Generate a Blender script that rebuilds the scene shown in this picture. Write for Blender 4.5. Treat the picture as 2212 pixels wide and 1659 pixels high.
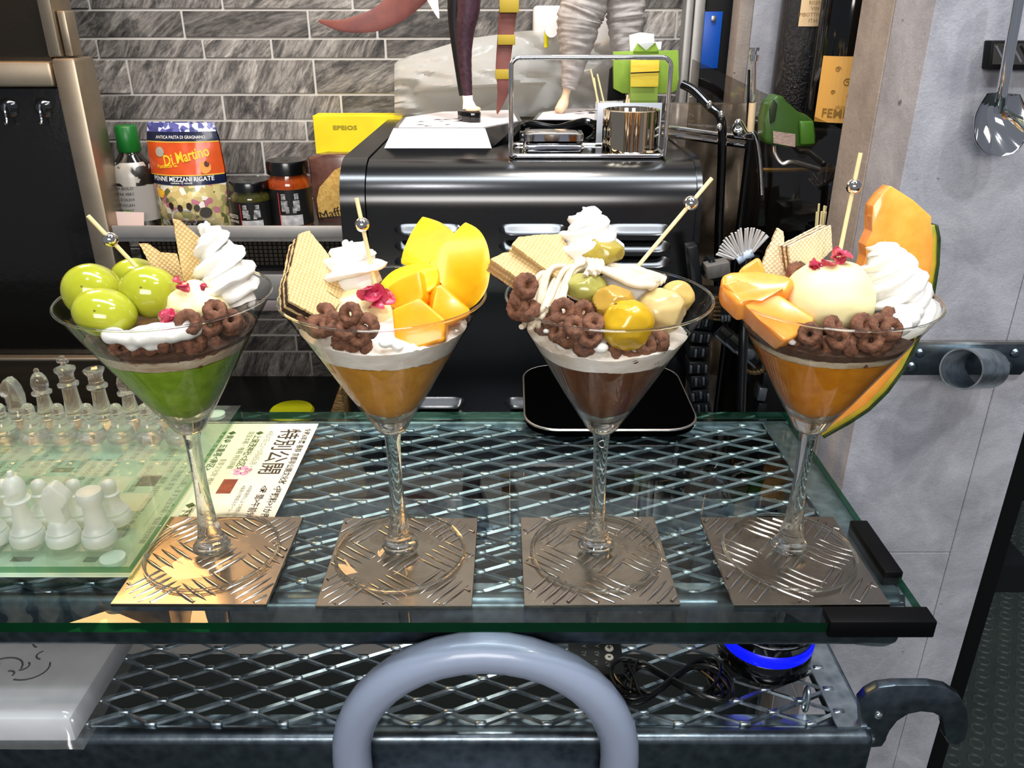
import bpy, bmesh, math, random
from mathutils import Vector, Matrix, noise
random.seed(7)
for o in list(bpy.data.objects):
    bpy.data.objects.remove(o)
SC = bpy.context.scene
COL = SC.collection
PI = math.pi
# ------------------------------------------------------------------ camera
F_PX, CX, CY = 1770.0, 1106.0, 829.5
PITCH = math.radians(24.3)
CAM_Z = 0.348
cam_d = bpy.data.cameras.new('camera'); cam = bpy.data.objects.new('camera', cam_d); COL.objects.link(cam)
cam.location = (0, 0, CAM_Z); cam.rotation_euler = (PI/2 - PITCH, 0, 0)
cam_d.sensor_fit = 'HORIZONTAL'; cam_d.sensor_width = 36.0; cam_d.lens = F_PX/2212*36.0
cam_d.clip_start = 0.01; cam_d.clip_end = 50
SC.camera = cam
# ------------------------------------------------------------------ view, world
SC.view_settings.view_transform = 'Standard'; SC.view_settings.look = 'None'
SC.view_settings.gamma = 1.0; SC.view_settings.use_curve_mapping = False
SC.view_settings.exposure = 0.35
SC.cycles.transparent_max_bounces = 40
SC.cycles.max_bounces = 14
SC.cycles.transmission_bounces = 12
SC.cycles.caustics_reflective = False
SC.cycles.sample_clamp_indirect = 5.0
W = bpy.data.worlds.new('bar_interior'); SC.world = W; W.use_nodes = True
W.node_tree.nodes['Background'].inputs['Color'].default_value = (0.80, 0.86, 1.0, 1)
W.node_tree.nodes['Background'].inputs['Strength'].default_value = 0.17
# ------------------------------------------------------------------ lamps of the bar, plus an added front fill
def lamp(name, kind, loc, target, power, color=(1, 1, 1), size=0.1, size_y=None, spot=60, blend=0.4):
    d = bpy.data.lights.new(name, kind); d.energy = power; d.color = color
    if kind == 'AREA':
        d.size = size
        if size_y: d.shape = 'RECTANGLE'; d.size_y = size_y
    else:
        d.shadow_soft_size = size
        if kind == 'SPOT': d.spot_size = math.radians(spot); d.spot_blend = blend
    o = bpy.data.objects.new(name, d); COL.objects.link(o); o.location = loc
    o.rotation_euler = (Vector(target) - Vector(loc)).to_track_quat('-Z', 'Y').to_euler()
    return o
lamp('ceiling_tube_lamp', 'AREA', (0.02, 0.46, 1.55), (0.02, 0.60, 0), 21, (0.84, 0.92, 1.0), 1.5, 0.20)
lamp('counter_downlight', 'SPOT', (0.62, -0.05, 1.35), (0.25, 0.70, 0.05), 17, (0.93, 0.96, 1.0), 0.025, spot=75)
lamp('entrance_downlight', 'SPOT', (0.80, 0.12, 1.35), (0.30, 0.80, 0.05), 14, (1.0, 0.95, 0.88), 0.025, spot=75)
lamp('customer_side_downlight', 'SPOT', (-0.25, -0.15, 1.45), (-0.05, 0.62, 0.10), 13, (0.96, 0.97, 1.0), 0.05, spot=70)
lamp('front_fill_light', 'AREA', (-0.1, -0.9, 0.66), (0.0, 0.5, 0.08), 14, (1.0, 0.97, 0.94), 0.9, 0.4)  # soft fill added on the camera side to brighten the jellies
lamp('warm_kitchen_lamp', 'AREA', (-0.62, 1.05, 0.66), (-0.25, 0.45, 0.0), 4.8, (1.0, 0.56, 0.21), 0.24, 0.24)
lamp('wall_washer_lamp', 'SPOT', (0.10, 0.80, 1.30), (-0.1, 1.36, 0.20), 22, (1.0, 0.94, 0.86), 0.06, spot=100)

# ------------------------------------------------------------------ pixel -> place helpers
SP, CP = math.sin(PITCH), math.cos(PITCH)
def ray(px, py):
    u = (px - CX)/F_PX; v = (py - CY)/F_PX
    return Vector((u, CP - v*SP, -(SP + v*CP)))
EYE = Vector((0, 0, CAM_Z))
def atY(px, py, Y):
    d = ray(px, py); return EYE + d*(Y/d.y)
def atZ(px, py, z):
    d = ray(px, py); return EYE + d*((z - CAM_Z)/d.z)
def atPlane(px, py, p0, n):
    d = ray(px, py); return EYE + d*((Vector(p0) - EYE).dot(n)/d.dot(n))
def pxlen(npx, p):
    """real length of npx pixels at point p"""
    q = Vector(p) - EYE
    return npx*(q.y*CP - q.z*SP)/F_PX

# ------------------------------------------------------------------ mesh collector
WL = {}
class G:
    def __init__(s): s.v = []; s.f = []; s.mi = []
    def add(s, vs, fs, M=None, mi=0):
        b = len(s.v)
        s.v += [ (M @ Vector(v)) if M is not None else Vector(v) for v in vs]
        s.f += [tuple(i + b for i in f) for f in fs]; s.mi += [mi]*len(fs)
        return s
    def bm(s, bm, M=None, mi=0):
        bm.verts.ensure_lookup_table(); bm.verts.index_update()
        s.add([v.co.copy() for v in bm.verts], [[v.index for v in f.verts] for f in bm.faces], M, mi); bm.free(); return s
    def box(s, x0, x1, y0, y1, z0, z1, b=0, M=None, mi=0, seg=2):
        vs = [(x, y, z) for x in (x0, x1) for y in (y0, y1) for z in (z0, z1)]
        fs = [(0, 1, 3, 2), (4, 6, 7, 5), (0, 4, 5, 1), (2, 3, 7, 6), (0, 2, 6, 4), (1, 5, 7, 3)]
        if not b: return s.add(vs, fs, M, mi)
        bm = bmesh.new(); bv = [bm.verts.new(v) for v in vs]
        for f in fs: bm.faces.new([bv[i] for i in f])
        bmesh.ops.bevel(bm, geom=bm.edges[:], offset=b, segments=seg, affect='EDGES', profile=0.5)
        return s.bm(bm, M, mi)
    def lathe(s, prof, c=(0, 0, 0), n=40, M=None, mi=0, rf=None):
        vs = []; rows = []
        for r, z in prof:
            if r < 1e-7:
                rows.append([len(vs)]); vs.append((c[0], c[1], c[2] + z))
            else:
                row = []
                for k in range(n):
                    a = 2*PI*k/n; q = r*(rf(a, z) if rf else 1)
                    row.append(len(vs)); vs.append((c[0] + q*math.cos(a), c[1] + q*math.sin(a), c[2] + z))
                rows.append(row)
        fs = []
        for A, B in zip(rows, rows[1:]):
            for k in range(n):
                k2 = (k + 1) % n
                if len(A) == 1 and len(B) == 1: break
                if len(A) == 1: fs.append((A[0], B[k2], B[k]))
                elif len(B) == 1: fs.append((A[k], A[k2], B[0]))
                else: fs.append((A[k], A[k2], B[k2], B[k]))
        return s.add(vs, fs, M, mi)
    def tube(s, pts, r, n=10, closed=False, sect=None, mi=0, cap=True, up=None):
        pts = [Vector(p) for p in pts]; N = len(pts)
        rr = r if isinstance(r, (list, tuple)) else [r]*N
        tang = []
        for i in range(N):
            a = pts[(i - 1) % N] if (closed or i > 0) else pts[i]
            b = pts[(i + 1) % N] if (closed or i < N - 1) else pts[i]
            t = b - a
            tang.append(t.normalized() if t.length > 1e-9 else Vector((0, 0, 1)))
        nrm = Vector(up) if up else (Vector((0, 0, 1)) if abs(tang[0].z) < 0.9 else Vector((1, 0, 0)))
        vs = []; 
        for i in range(N):
            nrm = (nrm - tang[i]*nrm.dot(tang[i]))
            nrm = nrm.normalized() if nrm.length > 1e-9 else tang[i].orthogonal().normalized()
            bn = tang[i].cross(nrm)
            for k in range(n):
                a = 2*PI*k/n
                if sect: x, y = sect(a, i/max(1, N - 1))
                else: x, y = math.cos(a), math.sin(a)
                vs.append(pts[i] + (nrm*x + bn*y)*rr[i])
        fs = []
        for i in range(N if closed else N - 1):
            j = (i + 1) % N
            for k in range(n):
                k2 = (k + 1) % n
                fs.append((i*n + k, i*n + k2, j*n + k2, j*n + k))
        if cap and not closed:
            fs.append(tuple(reversed(range(n)))); fs.append(tuple((N - 1)*n + k for k in range(n)))
        return s.add(vs, fs, None, mi)
    def prism(s, pts, z0, z1, M=None, b=0, mi=0, seg=2, taper=1.0):
        n = len(pts)
        ar = sum(pts[i][0]*pts[(i + 1) % n][1] - pts[(i + 1) % n][0]*pts[i][1] for i in range(n))
        if ar < 0: pts = list(reversed(pts))
        cx = sum(p[0] for p in pts)/n; cy = sum(p[1] for p in pts)/n
        vs = [(x, y, z0) for x, y in pts] + [(cx + (x - cx)*taper, cy + (y - cy)*taper, z1) for x, y in pts]
        fs = [tuple(reversed(range(n))), tuple(range(n, 2*n))] + [(i, (i + 1) % n, n + (i + 1) % n, n + i) for i in range(n)]
        if not b: return s.add(vs, fs, M, mi)
        bm = bmesh.new(); bv = [bm.verts.new(v) for v in vs]
        for f in fs: bm.faces.new([bv[i] for i in f])
        bmesh.ops.bevel(bm, geom=bm.edges[:], offset=b, segments=seg, affect='EDGES', profile=0.5, clamp_overlap=True)
        return s.bm(bm, M, mi)
    def ball(s, c, r, nu=24, nv=14, fn=None, M=None, mi=0):
        c = Vector(c); rx, ry, rz = r if isinstance(r, (tuple, list)) else (r, r, r)
        vs = []; rows = []
        for j in range(nv + 1):
            th = -PI/2 + PI*j/nv; row = []
            for k in range(1 if j in (0, nv) else nu):
                a = 2*PI*k/nu
                d = Vector((math.cos(th)*math.cos(a), math.cos(th)*math.sin(a), math.sin(th)))
                q = fn(d) if fn else 1.0
                row.append(len(vs)); vs.append(c + Vector((d.x*rx, d.y*ry, d.z*rz))*q)
            rows.append(row)
        fs = []
        for A, B in zip(rows, rows[1:]):
            for k in range(nu):
                k2 = (k + 1) % nu
                if len(A) == 1: fs.append((A[0], B[k2], B[k]))
                elif len(B) == 1: fs.append((A[k], A[k2], B[0]))
                else: fs.append((A[k], A[k2], B[k2], B[k]))
        return s.add(vs, fs, M, mi)
    def build(s, name, mats, parent=None, smooth=35, local=False, M=None):
        me = bpy.data.meshes.new(name)
        if parent is not None: off = Vector((0, 0, 0)) if local else WL[parent.name]
        elif local: off = Vector((0, 0, 0))
        else:
            xs = [v.x for v in s.v]; ys = [v.y for v in s.v]; zs = [v.z for v in s.v]
            off = Vector(((min(xs) + max(xs))/2, (min(ys) + max(ys))/2, min(zs)))
        me.from_pydata([v - off for v in s.v], [], s.f)
        if not isinstance(mats, (list, tuple)): mats = [mats]
        for m in mats: me.materials.append(m)
        if len(mats) > 1: me.polygons.foreach_set('material_index', s.mi)
        if smooth:
            me.polygons.foreach_set('use_smooth', [True]*len(me.polygons))
            me.set_sharp_from_angle(angle=math.radians(smooth))
        me.update()
        o = bpy.data.objects.new(name, me); COL.objects.link(o)
        if parent is not None: o.parent = parent; WL[o.name] = WL[parent.name] if not local else Vector((0, 0, 0))
        else:
            o.location = off; WL[o.name] = off
            if M is not None: o.matrix_world = M
        return o
def thing(name, label, cat, loc=(0, 0, 0), group=None, M=None):
    o = bpy.data.objects.new(name, None); COL.objects.link(o); o.empty_display_size = 0.02
    o.location = loc; WL[o.name] = Vector(loc)
    if M is not None: o.matrix_world = M; WL[o.name] = Vector((0, 0, 0))
    return tag(o, label, cat, group)
def tag(o, label, cat, group=None):
    o['label'] = label; o['category'] = cat
    if group: o['group'] = group
    return o
def struct(o, label=None):
    o['kind'] = 'structure'
    if label: o['label'] = label
    return o
def dup(root, loc, label=None, group=None, rotz=0.0):
    r = root.copy(); COL.objects.link(r); r.location = loc; r.rotation_euler = (0, 0, rotz); WL[r.name] = Vector(loc)
    if label: r['label'] = label
    if group: r['group'] = group
    for ch in list(root.children):
        c = ch.copy(); COL.objects.link(c); c.parent = r
        for g in list(ch.children):
            d = g.copy(); COL.objects.link(d); d.parent = c
    return r
def text_obj(body, size, M, mat, parent, name='lettering', width=None, bend=None, align='CENTER', bold=0.0, lift=0.0004):
    cu = bpy.data.curves.new('t', 'FONT'); cu.body = body; cu.size = size; cu.align_x = align; cu.align_y = 'CENTER'
    cu.resolution_u = 2; cu.offset = bold*size; cu.extrude = 0.0
    to = bpy.data.objects.new('t', cu); COL.objects.link(to)
    dg = bpy.context.evaluated_depsgraph_get()
    me = bpy.data.meshes.new_from_object(to.evaluated_get(dg))
    bpy.data.objects.remove(to); bpy.data.curves.remove(cu)
    g = G(); vs = [v.co.copy() for v in me.vertices]
    if width and vs:
        w = max(v.x for v in vs) - min(v.x for v in vs)
        for v in vs: v.x *= width/w
    for v in vs: v.z = lift
    if bend: vs = [bend(v) for v in vs]
    g.add(vs, [tuple(p.vertices) for p in me.polygons], M)
    bpy.data.meshes.remove(me)
    return g.build(name, mat, parent, smooth=0)
def frame(p0, n, up=(0, 0, 1)):
    n = Vector(n).normalized(); u = Vector(up); u = (u - n*u.dot(n)).normalized(); x = u.cross(n).normalized()
    M = Matrix((x, u, n)).transposed().to_4x4(); M.translation = Vector(p0); return M
def outline(pxs, p0, n, up=(0, 0, 1)):
    """outline seen in the photograph laid out on a real plane; returns frame and 2-D points"""
    M = frame(p0, n, up); I = M.inverted()
    pts = [I @ atPlane(x, y, p0, Vector(n).normalized()) for x, y in pxs]
    return M, [(p.x, p.y) for p in pts]
def arc(cx, cy, r, a0, a1, n):
    return [(cx + r*math.cos(math.radians(a0 + (a1 - a0)*i/n)), cy + r*math.sin(math.radians(a0 + (a1 - a0)*i/n))) for i in range(n + 1)]
def rrect(x0, x1, y0, y1, r, n=6):
    return arc(x1 - r, y1 - r, r, 0, 90, n) + arc(x0 + r, y1 - r, r, 90, 180, n) + arc(x0 + r, y0 + r, r, 180, 270, n) + arc(x1 - r, y0 + r, r, 270, 360, n)
def spline(pts, n=8):
    pts = [Vector(p) for p in pts]; out = []
    for i in range(len(pts) - 1):
        p0 = pts[max(0, i - 1)]; p1 = pts[i]; p2 = pts[i + 1]; p3 = pts[min(len(pts) - 1, i + 2)]
        for k in range(n):
            t = k/n
            out.append(0.5*((2*p1) + (p2 - p0)*t + (2*p0 - 5*p1 + 4*p2 - p3)*t*t + (3*p1 - p0 - 3*p2 + p3)*t**3))
    out.append(pts[-1]); return out

# ------------------------------------------------------------------ materials
def lin(h):
    h = h.lstrip('#'); c = [int(h[i:i + 2], 16)/255 for i in (0, 2, 4)]
    return tuple((x/12.92 if x <= 0.04045 else ((x + 0.055)/1.055)**2.4) for x in c) + (1,)
class NT:
    def __init__(s, name):
        s.m = bpy.data.materials.new(name); s.m.use_nodes = True; s.t = s.m.node_tree; s.t.nodes.clear()
        s.out = s.n('ShaderNodeOutputMaterial')
    def n(s, typ, **kw):
        nd = s.t.nodes.new(typ)
        for k, v in kw.items(): setattr(nd, k, v)
        return nd
    def l(s, a, b): s.t.links.new(a, b)
    def val(s, nd, **kw):
        for k, v in kw.items(): nd.inputs[k.replace('_', ' ')].default_value = v
        return nd
    def noise(s, vec, scale, detail=4, rough=0.55, dist=0):
        nd = s.n('ShaderNodeTexNoise'); s.l(vec, nd.inputs['Vector'])
        s.val(nd, Scale=scale, Detail=detail, Roughness=rough, Distortion=dist); return nd.outputs['Fac']
    def ramp(s, fac, stops):
        nd = s.n('ShaderNodeValToRGB'); cr = nd.color_ramp
        while len(cr.elements) < len(stops): cr.elements.new(0.5)
        for e, (p, c) in zip(cr.elements, stops): e.position = p; e.color = c if len(c) == 4 else tuple(c) + (1,)
        s.l(fac, nd.inputs['Fac']); return nd.outputs['Color']
    def coord(s, kind='Object', scale=(1, 1, 1), rot=(0, 0, 0), loc=(0, 0, 0)):
        tc = s.n('ShaderNodeTexCoord'); mp = s.n('ShaderNodeMapping'); s.l(tc.outputs[kind], mp.inputs['Vector'])
        mp.inputs['Scale'].default_value = scale; mp.inputs['Rotation'].default_value = rot; mp.inputs['Location'].default_value = loc
        return mp.outputs['Vector']
    def math(s, op, a, b=None):
        nd = s.n('ShaderNodeMath', operation=op)
        for i, x in enumerate((a, b)):
            if x is None: continue
            if isinstance(x, (int, float)): nd.inputs[i].default_value = x
            else: s.l(x, nd.inputs[i])
        return nd.outputs[0]
    def mixc(s, fac, a, b, blend='MIX'):
        nd = s.n('ShaderNodeMix', data_type='RGBA', blend_type=blend)
        for i, x in ((0, fac), (6, a), (7, b)):
            if isinstance(x, (int, float)): nd.inputs[i].default_value = x
            elif isinstance(x, tuple): nd.inputs[i].default_value = x
            else: s.l(x, nd.inputs[i])
        return nd.outputs[2]
    def bump(s, h, strength=0.3, dist=0.002):
        nd = s.n('ShaderNodeBump'); s.l(h, nd.inputs['Height']); s.val(nd, Strength=strength, Distance=dist); return nd.outputs['Normal']
    def fin(s, sh): s.l(sh, s.out.inputs['Surface']); return s.m
def P(name, col, rough=0.5, metal=0.0, coat=0.0, sss=0.0, sss_r=(0.01, 0.006, 0.003), var=0.0, vscale=40, bump=0.0, bscale=200, bdist=0.001, emit=None, trans=0.0, ior=1.45, col2=None, vdist=0, stretch=(1, 1, 1), alpha=None, spec=None, sheen=0):
    t = NT(name); b = t.n('ShaderNodeBsdfPrincipled')
    c = lin(col) if isinstance(col, str) else col
    t.val(b, Base_Color=c, Roughness=rough, Metallic=metal, Coat_Weight=coat, Coat_Roughness=0.08, IOR=ior, Transmission_Weight=trans)
    if spec is not None: t.val(b, Specular_IOR_Level=spec)
    if sss: t.val(b, Subsurface_Weight=sss, Subsurface_Radius=sss_r, Subsurface_Scale=1.0)
    if emit: t.val(b, Emission_Color=lin(emit[0]), Emission_Strength=emit[1])
    vec = None
    if var or col2:
        vec = t.coord('Object', stretch); f = t.noise(vec, vscale, 5, 0.6, vdist)
        c2 = lin(col2) if col2 else tuple(min(1, x*(1 + var)) for x in c[:3]) + (1,)
        c1 = c if col2 else tuple(x*(1 - var) for x in c[:3]) + (1,)
        t.l(t.ramp(f, [(0.32, c1), (0.68, c2)]), b.inputs['Base Color'])
    if bump:
        vb = t.coord('Object', stretch); t.l(t.bump(t.noise(vb, bscale, 5, 0.6), bump, bdist), b.inputs['Normal'])
    return t.fin(b.outputs[0])
def thin_glass(name, tint='#ffffff', edge='#c8d0cc', base=0.04, rough=0.0, gain=0.96, milky=0.0):
    t = NT(name); lw = t.n('ShaderNodeLayerWeight'); t.val(lw, Blend=0.5); f = lw.outputs['Facing']
    fr = t.math('ADD', t.math('MULTIPLY', t.math('POWER', f, 4.0), gain), base)
    tr = t.n('ShaderNodeBsdfTransparent'); t.l(t.mixc(t.math('POWER', f, 3.0), lin(tint), lin(edge)), tr.inputs['Color'])
    base_sh = tr.outputs[0]
    if milky:
        df = t.n('ShaderNodeBsdfTranslucent'); df.inputs['Color'].default_value = lin('#f2f2ee')
        d2 = t.n('ShaderNodeBsdfDiffuse'); d2.inputs['Color'].default_value = lin('#f2f2ee')
        m0 = t.n('ShaderNodeMixShader'); m0.inputs[0].default_value = 0.5; t.l(df.outputs[0], m0.inputs[1]); t.l(d2.outputs[0], m0.inputs[2])
        m1 = t.n('ShaderNodeMixShader'); m1.inputs[0].default_value = milky; t.l(base_sh, m1.inputs[1]); t.l(m0.outputs[0], m1.inputs[2]); base_sh = m1.outputs[0]
    gl = t.n('ShaderNodeBsdfGlossy'); t.val(gl, Roughness=rough)
    mx = t.n('ShaderNodeMixShader'); t.l(fr, mx.inputs[0]); t.l(base_sh, mx.inputs[1]); t.l(gl.outputs[0], mx.inputs[2])
    return t.fin(mx.outputs[0])
def solid_glass(name, tint='#ffffff', rough=0.0, clear=0.25, ior=1.48):
    t = NT(name); g = t.n('ShaderNodeBsdfGlass'); t.val(g, Color=lin(tint), Roughness=rough, IOR=ior)
    tr = t.n('ShaderNodeBsdfTransparent'); tr.inputs[0].default_value = lin(tint)
    mx = t.n('ShaderNodeMixShader'); mx.inputs[0].default_value = clear; t.l(g.outputs[0], mx.inputs[1]); t.l(tr.outputs[0], mx.inputs[2])
    return t.fin(mx.outputs[0])
MT = {}
MT['chrome'] = P('chrome', '#e8e8ea', 0.06, 1.0)
MT['steel'] = P('brushed_steel', '#b4b0aa', 0.34, 1.0, var=0.12, vscale=30, stretch=(4, 1, 1))
MT['steel_beige'] = P('champagne_steel', '#a89a86', 0.42, 1.0, var=0.1, vscale=25)
MT['rail_grey'] = P('grey_rail', '#a7a39e', 0.45, 0.6, var=0.06)
MT['black_gloss'] = P('black_gloss', '#050506', 0.12, coat=0.3)
MT['black_satin'] = P('black_satin_enamel', '#040405', 0.21, bump=0.03, bscale=1500, bdist=0.0003, spec=0.9)
MT['black_matte'] = P('black_matte', '#050506', 0.6, spec=0.25)
MT['rubber'] = P('black_rubber', '#030304', 0.5, spec=0.15)
MT['white_plastic'] = P('white_plastic', '#e6e2de', 0.35)
MT['wood_pick'] = P('bamboo', '#ecd9a0', 0.55, var=0.12, vscale=300, stretch=(1, 1, 0.1))
MT['bead'] = P('silver_bead', '#efe6da', 0.05, 1.0)
def galvanised(name, c1, c2, rough=0.32):
    t = NT(name); b = t.n('ShaderNodeBsdfPrincipled'); v = t.coord('Object')
    vo = t.n('ShaderNodeTexVoronoi'); t.l(v, vo.inputs['Vector']); t.val(vo, Scale=120.0)
    f = t.math('ADD', t.math('MULTIPLY', t.noise(v, 60, 5, 0.6), 0.7), t.math('MULTIPLY', vo.outputs['Distance'], 0.4))
    t.l(t.ramp(f, [(0.3, lin(c1)), (0.75, lin(c2))]), b.inputs['Base Color']); t.val(b, Metallic=1.0)
    t.l(t.math('ADD', t.math('MULTIPLY', t.noise(v, 90, 4), 0.25), rough - 0.1), b.inputs['Roughness'])
    t.l(t.bump(t.noise(v, 260, 4), 0.15, 0.0006), b.inputs['Normal'])
    return t.fin(b.outputs[0])
MT['galv'] = galvanised('galvanised_steel', '#8d9aa2', '#c9d4da')
MT['galv_dark'] = galvanised('galvanised_steel_rail', '#566068', '#7b868e', 0.3)
MT['alu'] = P('checker_plate_aluminium', '#8d857b', 0.26, 1.0, var=0.14, vscale=60, bump=0.08, bscale=400, bdist=0.0004)
MT['alu_edge'] = P('pale_aluminium', '#b4ada4', 0.2, 1.0)  # paler than the plate, used for the raised bars
def concrete(name, c1, c2, scale=14):
    t = NT(name); b = t.n('ShaderNodeBsdfPrincipled'); v = t.coord('Object')
    big = t.noise(v, scale, 6, 0.62, 0.6); fine = t.noise(v, 420, 4, 0.7)
    col = t.ramp(big, [(0.3, lin(c1)), (0.7, lin(c2))])
    spk = t.ramp(t.noise(v, 75, 3, 0.5), [(0.24, lin('#5a5a5c')), (0.29, (1, 1, 1, 1))])
    col = t.mixc(0.7, col, spk, 'MULTIPLY')
    col = t.mixc(0.22, col, t.ramp(fine, [(0.3, (0.35, 0.35, 0.36, 1)), (0.7, (1, 1, 1, 1))]), 'MULTIPLY')
    t.l(col, b.inputs['Base Color']); t.val(b, Roughness=0.85)
    h = t.math('ADD', t.math('MULTIPLY', fine, 0.6), t.math('MULTIPLY', t.noise(v, 110, 5), 0.9))
    t.l(t.bump(h, 0.35, 0.0018), b.inputs['Normal']); return t.fin(b.outputs[0])
MT['concrete'] = concrete('grey_concrete', '#8b8b92', '#b4b4ba')
MT['concrete_warm'] = concrete('warm_tinted_concrete', '#8d8178', '#a99d92', 20)  # beige concrete; the pillar side's warm lamplight is painted into it
def slate(name):
    t = NT(name); b = t.n('ShaderNodeBsdfPrincipled'); oi = t.n('ShaderNodeObjectInfo')
    rv = oi.outputs['Random']
    tc = t.n('ShaderNodeTexCoord'); mp = t.n('ShaderNodeMapping'); t.l(tc.outputs['Object'], mp.inputs['Vector'])
    rot = t.n('ShaderNodeCombineXYZ'); t.l(t.math('ADD', t.math('MULTIPLY', rv, 1.0), 0.25), rot.inputs['Y']); t.l(rot.outputs[0], mp.inputs['Rotation'])
    loc = t.n('ShaderNodeCombineXYZ'); t.l(t.math('MULTIPLY', rv, 37.0), loc.inputs['X']); t.l(t.math('MULTIPLY', rv, 19.0), loc.inputs['Z']); t.l(loc.outputs[0], mp.inputs['Location'])
    mp2 = t.n('ShaderNodeMapping'); t.l(mp.outputs['Vector'], mp2.inputs['Vector']); mp2.inputs['Scale'].default_value = (1, 1, 4.5); v = mp2.outputs['Vector']
    n1 = t.noise(v, 9, 9, 0.74, 1.2); n2 = t.noise(v, 48, 6, 0.7, 0.6)
    f = t.math('ADD', t.math('MULTIPLY', n1, 0.75), t.math('MULTIPLY', n2, 0.35))
    c = t.ramp(f, [(0.40, lin('#2a2826')), (0.50, lin('#5f5a56')), (0.60, lin('#9c958d')), (0.72, lin('#d8d0c6'))])
    sh = t.n('ShaderNodeMapRange'); t.l(t.math('FRACT', t.math('MULTIPLY', rv, 7.31)), sh.inputs[0]); t.val(sh, To_Min=0.36, To_Max=1.1)
    bc = t.n('ShaderNodeVectorMath', operation='SCALE'); t.l(c, bc.inputs[0]); t.l(sh.outputs[0], bc.inputs['Scale'])
    t.l(bc.outputs[0], b.inputs['Base Color']); t.val(b, Roughness=0.48)
    t.l(t.bump(f, 0.25, 0.003), b.inputs['Normal']); return t.fin(b.outputs[0])
MT['slate'] = slate('slate_tile')
MT['grout'] = P('pale_grout', '#c2bdb5', 0.85)
MT['glass'] = thin_glass('table_glass', '#f1f6f5', '#c0ccc8', 0.025, gain=0.6)
MT['bowl'] = thin_glass('drinking_glass', '#fdfdfb', '#a8a498', 0.02, gain=0.5)
MT['acryl'] = thin_glass('clear_acrylic', '#f4f4f2', '#c4c4c0', 0.05)
MT['stem'] = solid_glass('stem_glass', '#fbfcfa', 0.0, 0.22)
MT['glass_edge'] = P('green_glass_edge', '#03211a', 0.05, coat=0.6, trans=0.0)

# =================================================================== the setting
WALL_Y = 1.36; FLOOR_Z = -0.90; CNT_Z = -0.25
# floor with raised coins
g = G().box(-2.2, 3.4, -1.0, 2.6, FLOOR_Z - 0.02, FLOOR_Z)
floor = struct(g.build('floor', P('dark_rubber_floor', '#39423f', 0.42, var=0.15, vscale=9)))
g = G()
for j in range(38):
    for i in range(44):
        x = 0.62 + i*0.042 + (j % 2)*0.021; y = 0.62 + j*0.036
        g.lathe([(0.0155, 0.0), (0.0140, 0.0022), (0.0105, 0.0022), (0.0090, 0.0)], (x, y, FLOOR_Z), 8)
st = g.build('raised_coins', P('rubber_coin', '#424b47', 0.4), floor); st['kind'] = 'stuff'
# tiled back wall
g = G().box(-1.6, 0.56, WALL_Y, WALL_Y + 0.08, FLOOR_Z, 1.5)
wall = struct(g.build('wall_back', MT['grout']))
rows_y = [-110, -48, 21, 83, 127, 204, 260, 304, 376, 427, 468, 535, 580, 618, 690, 724, 759, 818, 860, 900, 965, 1010]
joints = {1: [478, 760, 1010], 2: [396, 667, 814, 1021, 1290], 3: [212, 440, 587, 833, 1130, 1350], 4: [280, 680, 905, 1180, 1400], 5: [483, 738, 960, 1210],
          6: [203, 662, 880, 1100, 1330], 7: [236, 570, 820, 1080], 8: [330, 560, 790], 9: [300, 480, 700], 10: [250, 520, 690], 11: [440, 610, 720],
          12: [330, 560, 650], 13: [300, 500, 680], 14: [519, 700], 15: [519, 640], 16: [430, 673], 17: [515, 700], 18: [400, 593], 19: [470, 660], 0: [300, 620, 900]}
zr = [atY(430, y, WALL_Y).z for y in rows_y]
XL, XR = -0.82, 0.555
for k in range(len(zr) - 1):
    z1, z0 = zr[k], zr[k + 1]; ym = (rows_y[k] + rows_y[k + 1])/2
    xs = [XL] + [atY(p, ym, WALL_Y).x for p in joints.get(k, [300, 560, 800])]
    random.seed(100 + k)
    if xs[1] - XL > 0.26: xs.insert(1, xs[1] - 0.20)
    while xs[-1] < XR - 0.14: xs.append(xs[-1] + random.choice((0.12, 0.2, 0.26)))
    xs.append(XR)
    for a, b in zip(xs, xs[1:]):
        if b - a < 0.012: continue
        e = 0.0019; pr = random.uniform(0.0012, 0.0026)
        G().box(a + e, b - e, WALL_Y - pr, WALL_Y + 0.01, z0 + e, z1 - e, 0.0006, seg=1).build('tile', MT['slate'], wall)
# concrete pillar (right wall) built of cast panels
PX0, PX1, PY0, PY1 = 0.352, 0.5285, 0.75, 0.907
g = G().box(PX0 + 0.003, PX1 - 0.003, PY0 + 0.003, PY1 - 0.002, FLOOR_Z, 1.4)
pil = struct(g.build('wall_right', P('joint_dark', '#55555a', 0.9)))
for (x0, x1, y0, y1, z0, z1, mt) in (
        (PX0, 0.4853, PY0, 0.829, -0.1950, 1.4, 'concrete'), (PX0, 0.4853, PY0, 0.829, -0.4200, -0.1956, 'concrete'), (PX0, 0.4853, PY0, 0.829, FLOOR_Z, -0.4206, 'concrete'),
        (0.4859, PX1, PY0, 0.829, FLOOR_Z, 1.4, 'concrete'), (PX0 - 0.001, PX1, 0.8296, PY1, FLOOR_Z, 1.4, 'concrete_warm')):
    G().box(x0, x1, y0, y1, z0, z1, 0.0008, seg=1).build('concrete_panel', MT[mt], pil)
g = G().box(PX1 + 0.001, 0.566, 0.775, 0.90, FLOOR_Z, 1.4)
struct(g.build('trim_1', MT['black_matte']))
# dark doorway structures right of the pillar
g = G().box(0.50, 3.2, 2.00, 2.05, FLOOR_Z, 1.0)
struct(g.build('wall_doorway', P('dark_wall', '#0d0f10', 0.7)))
g = G().box(0.50, 3.2, 1.96, 2.00, FLOOR_Z, FLOOR_Z + 0.07, 0.01)
struct(g.build('trim_2', P('dark_metal_rail', '#2d3536', 0.4, 0.7)))
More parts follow.
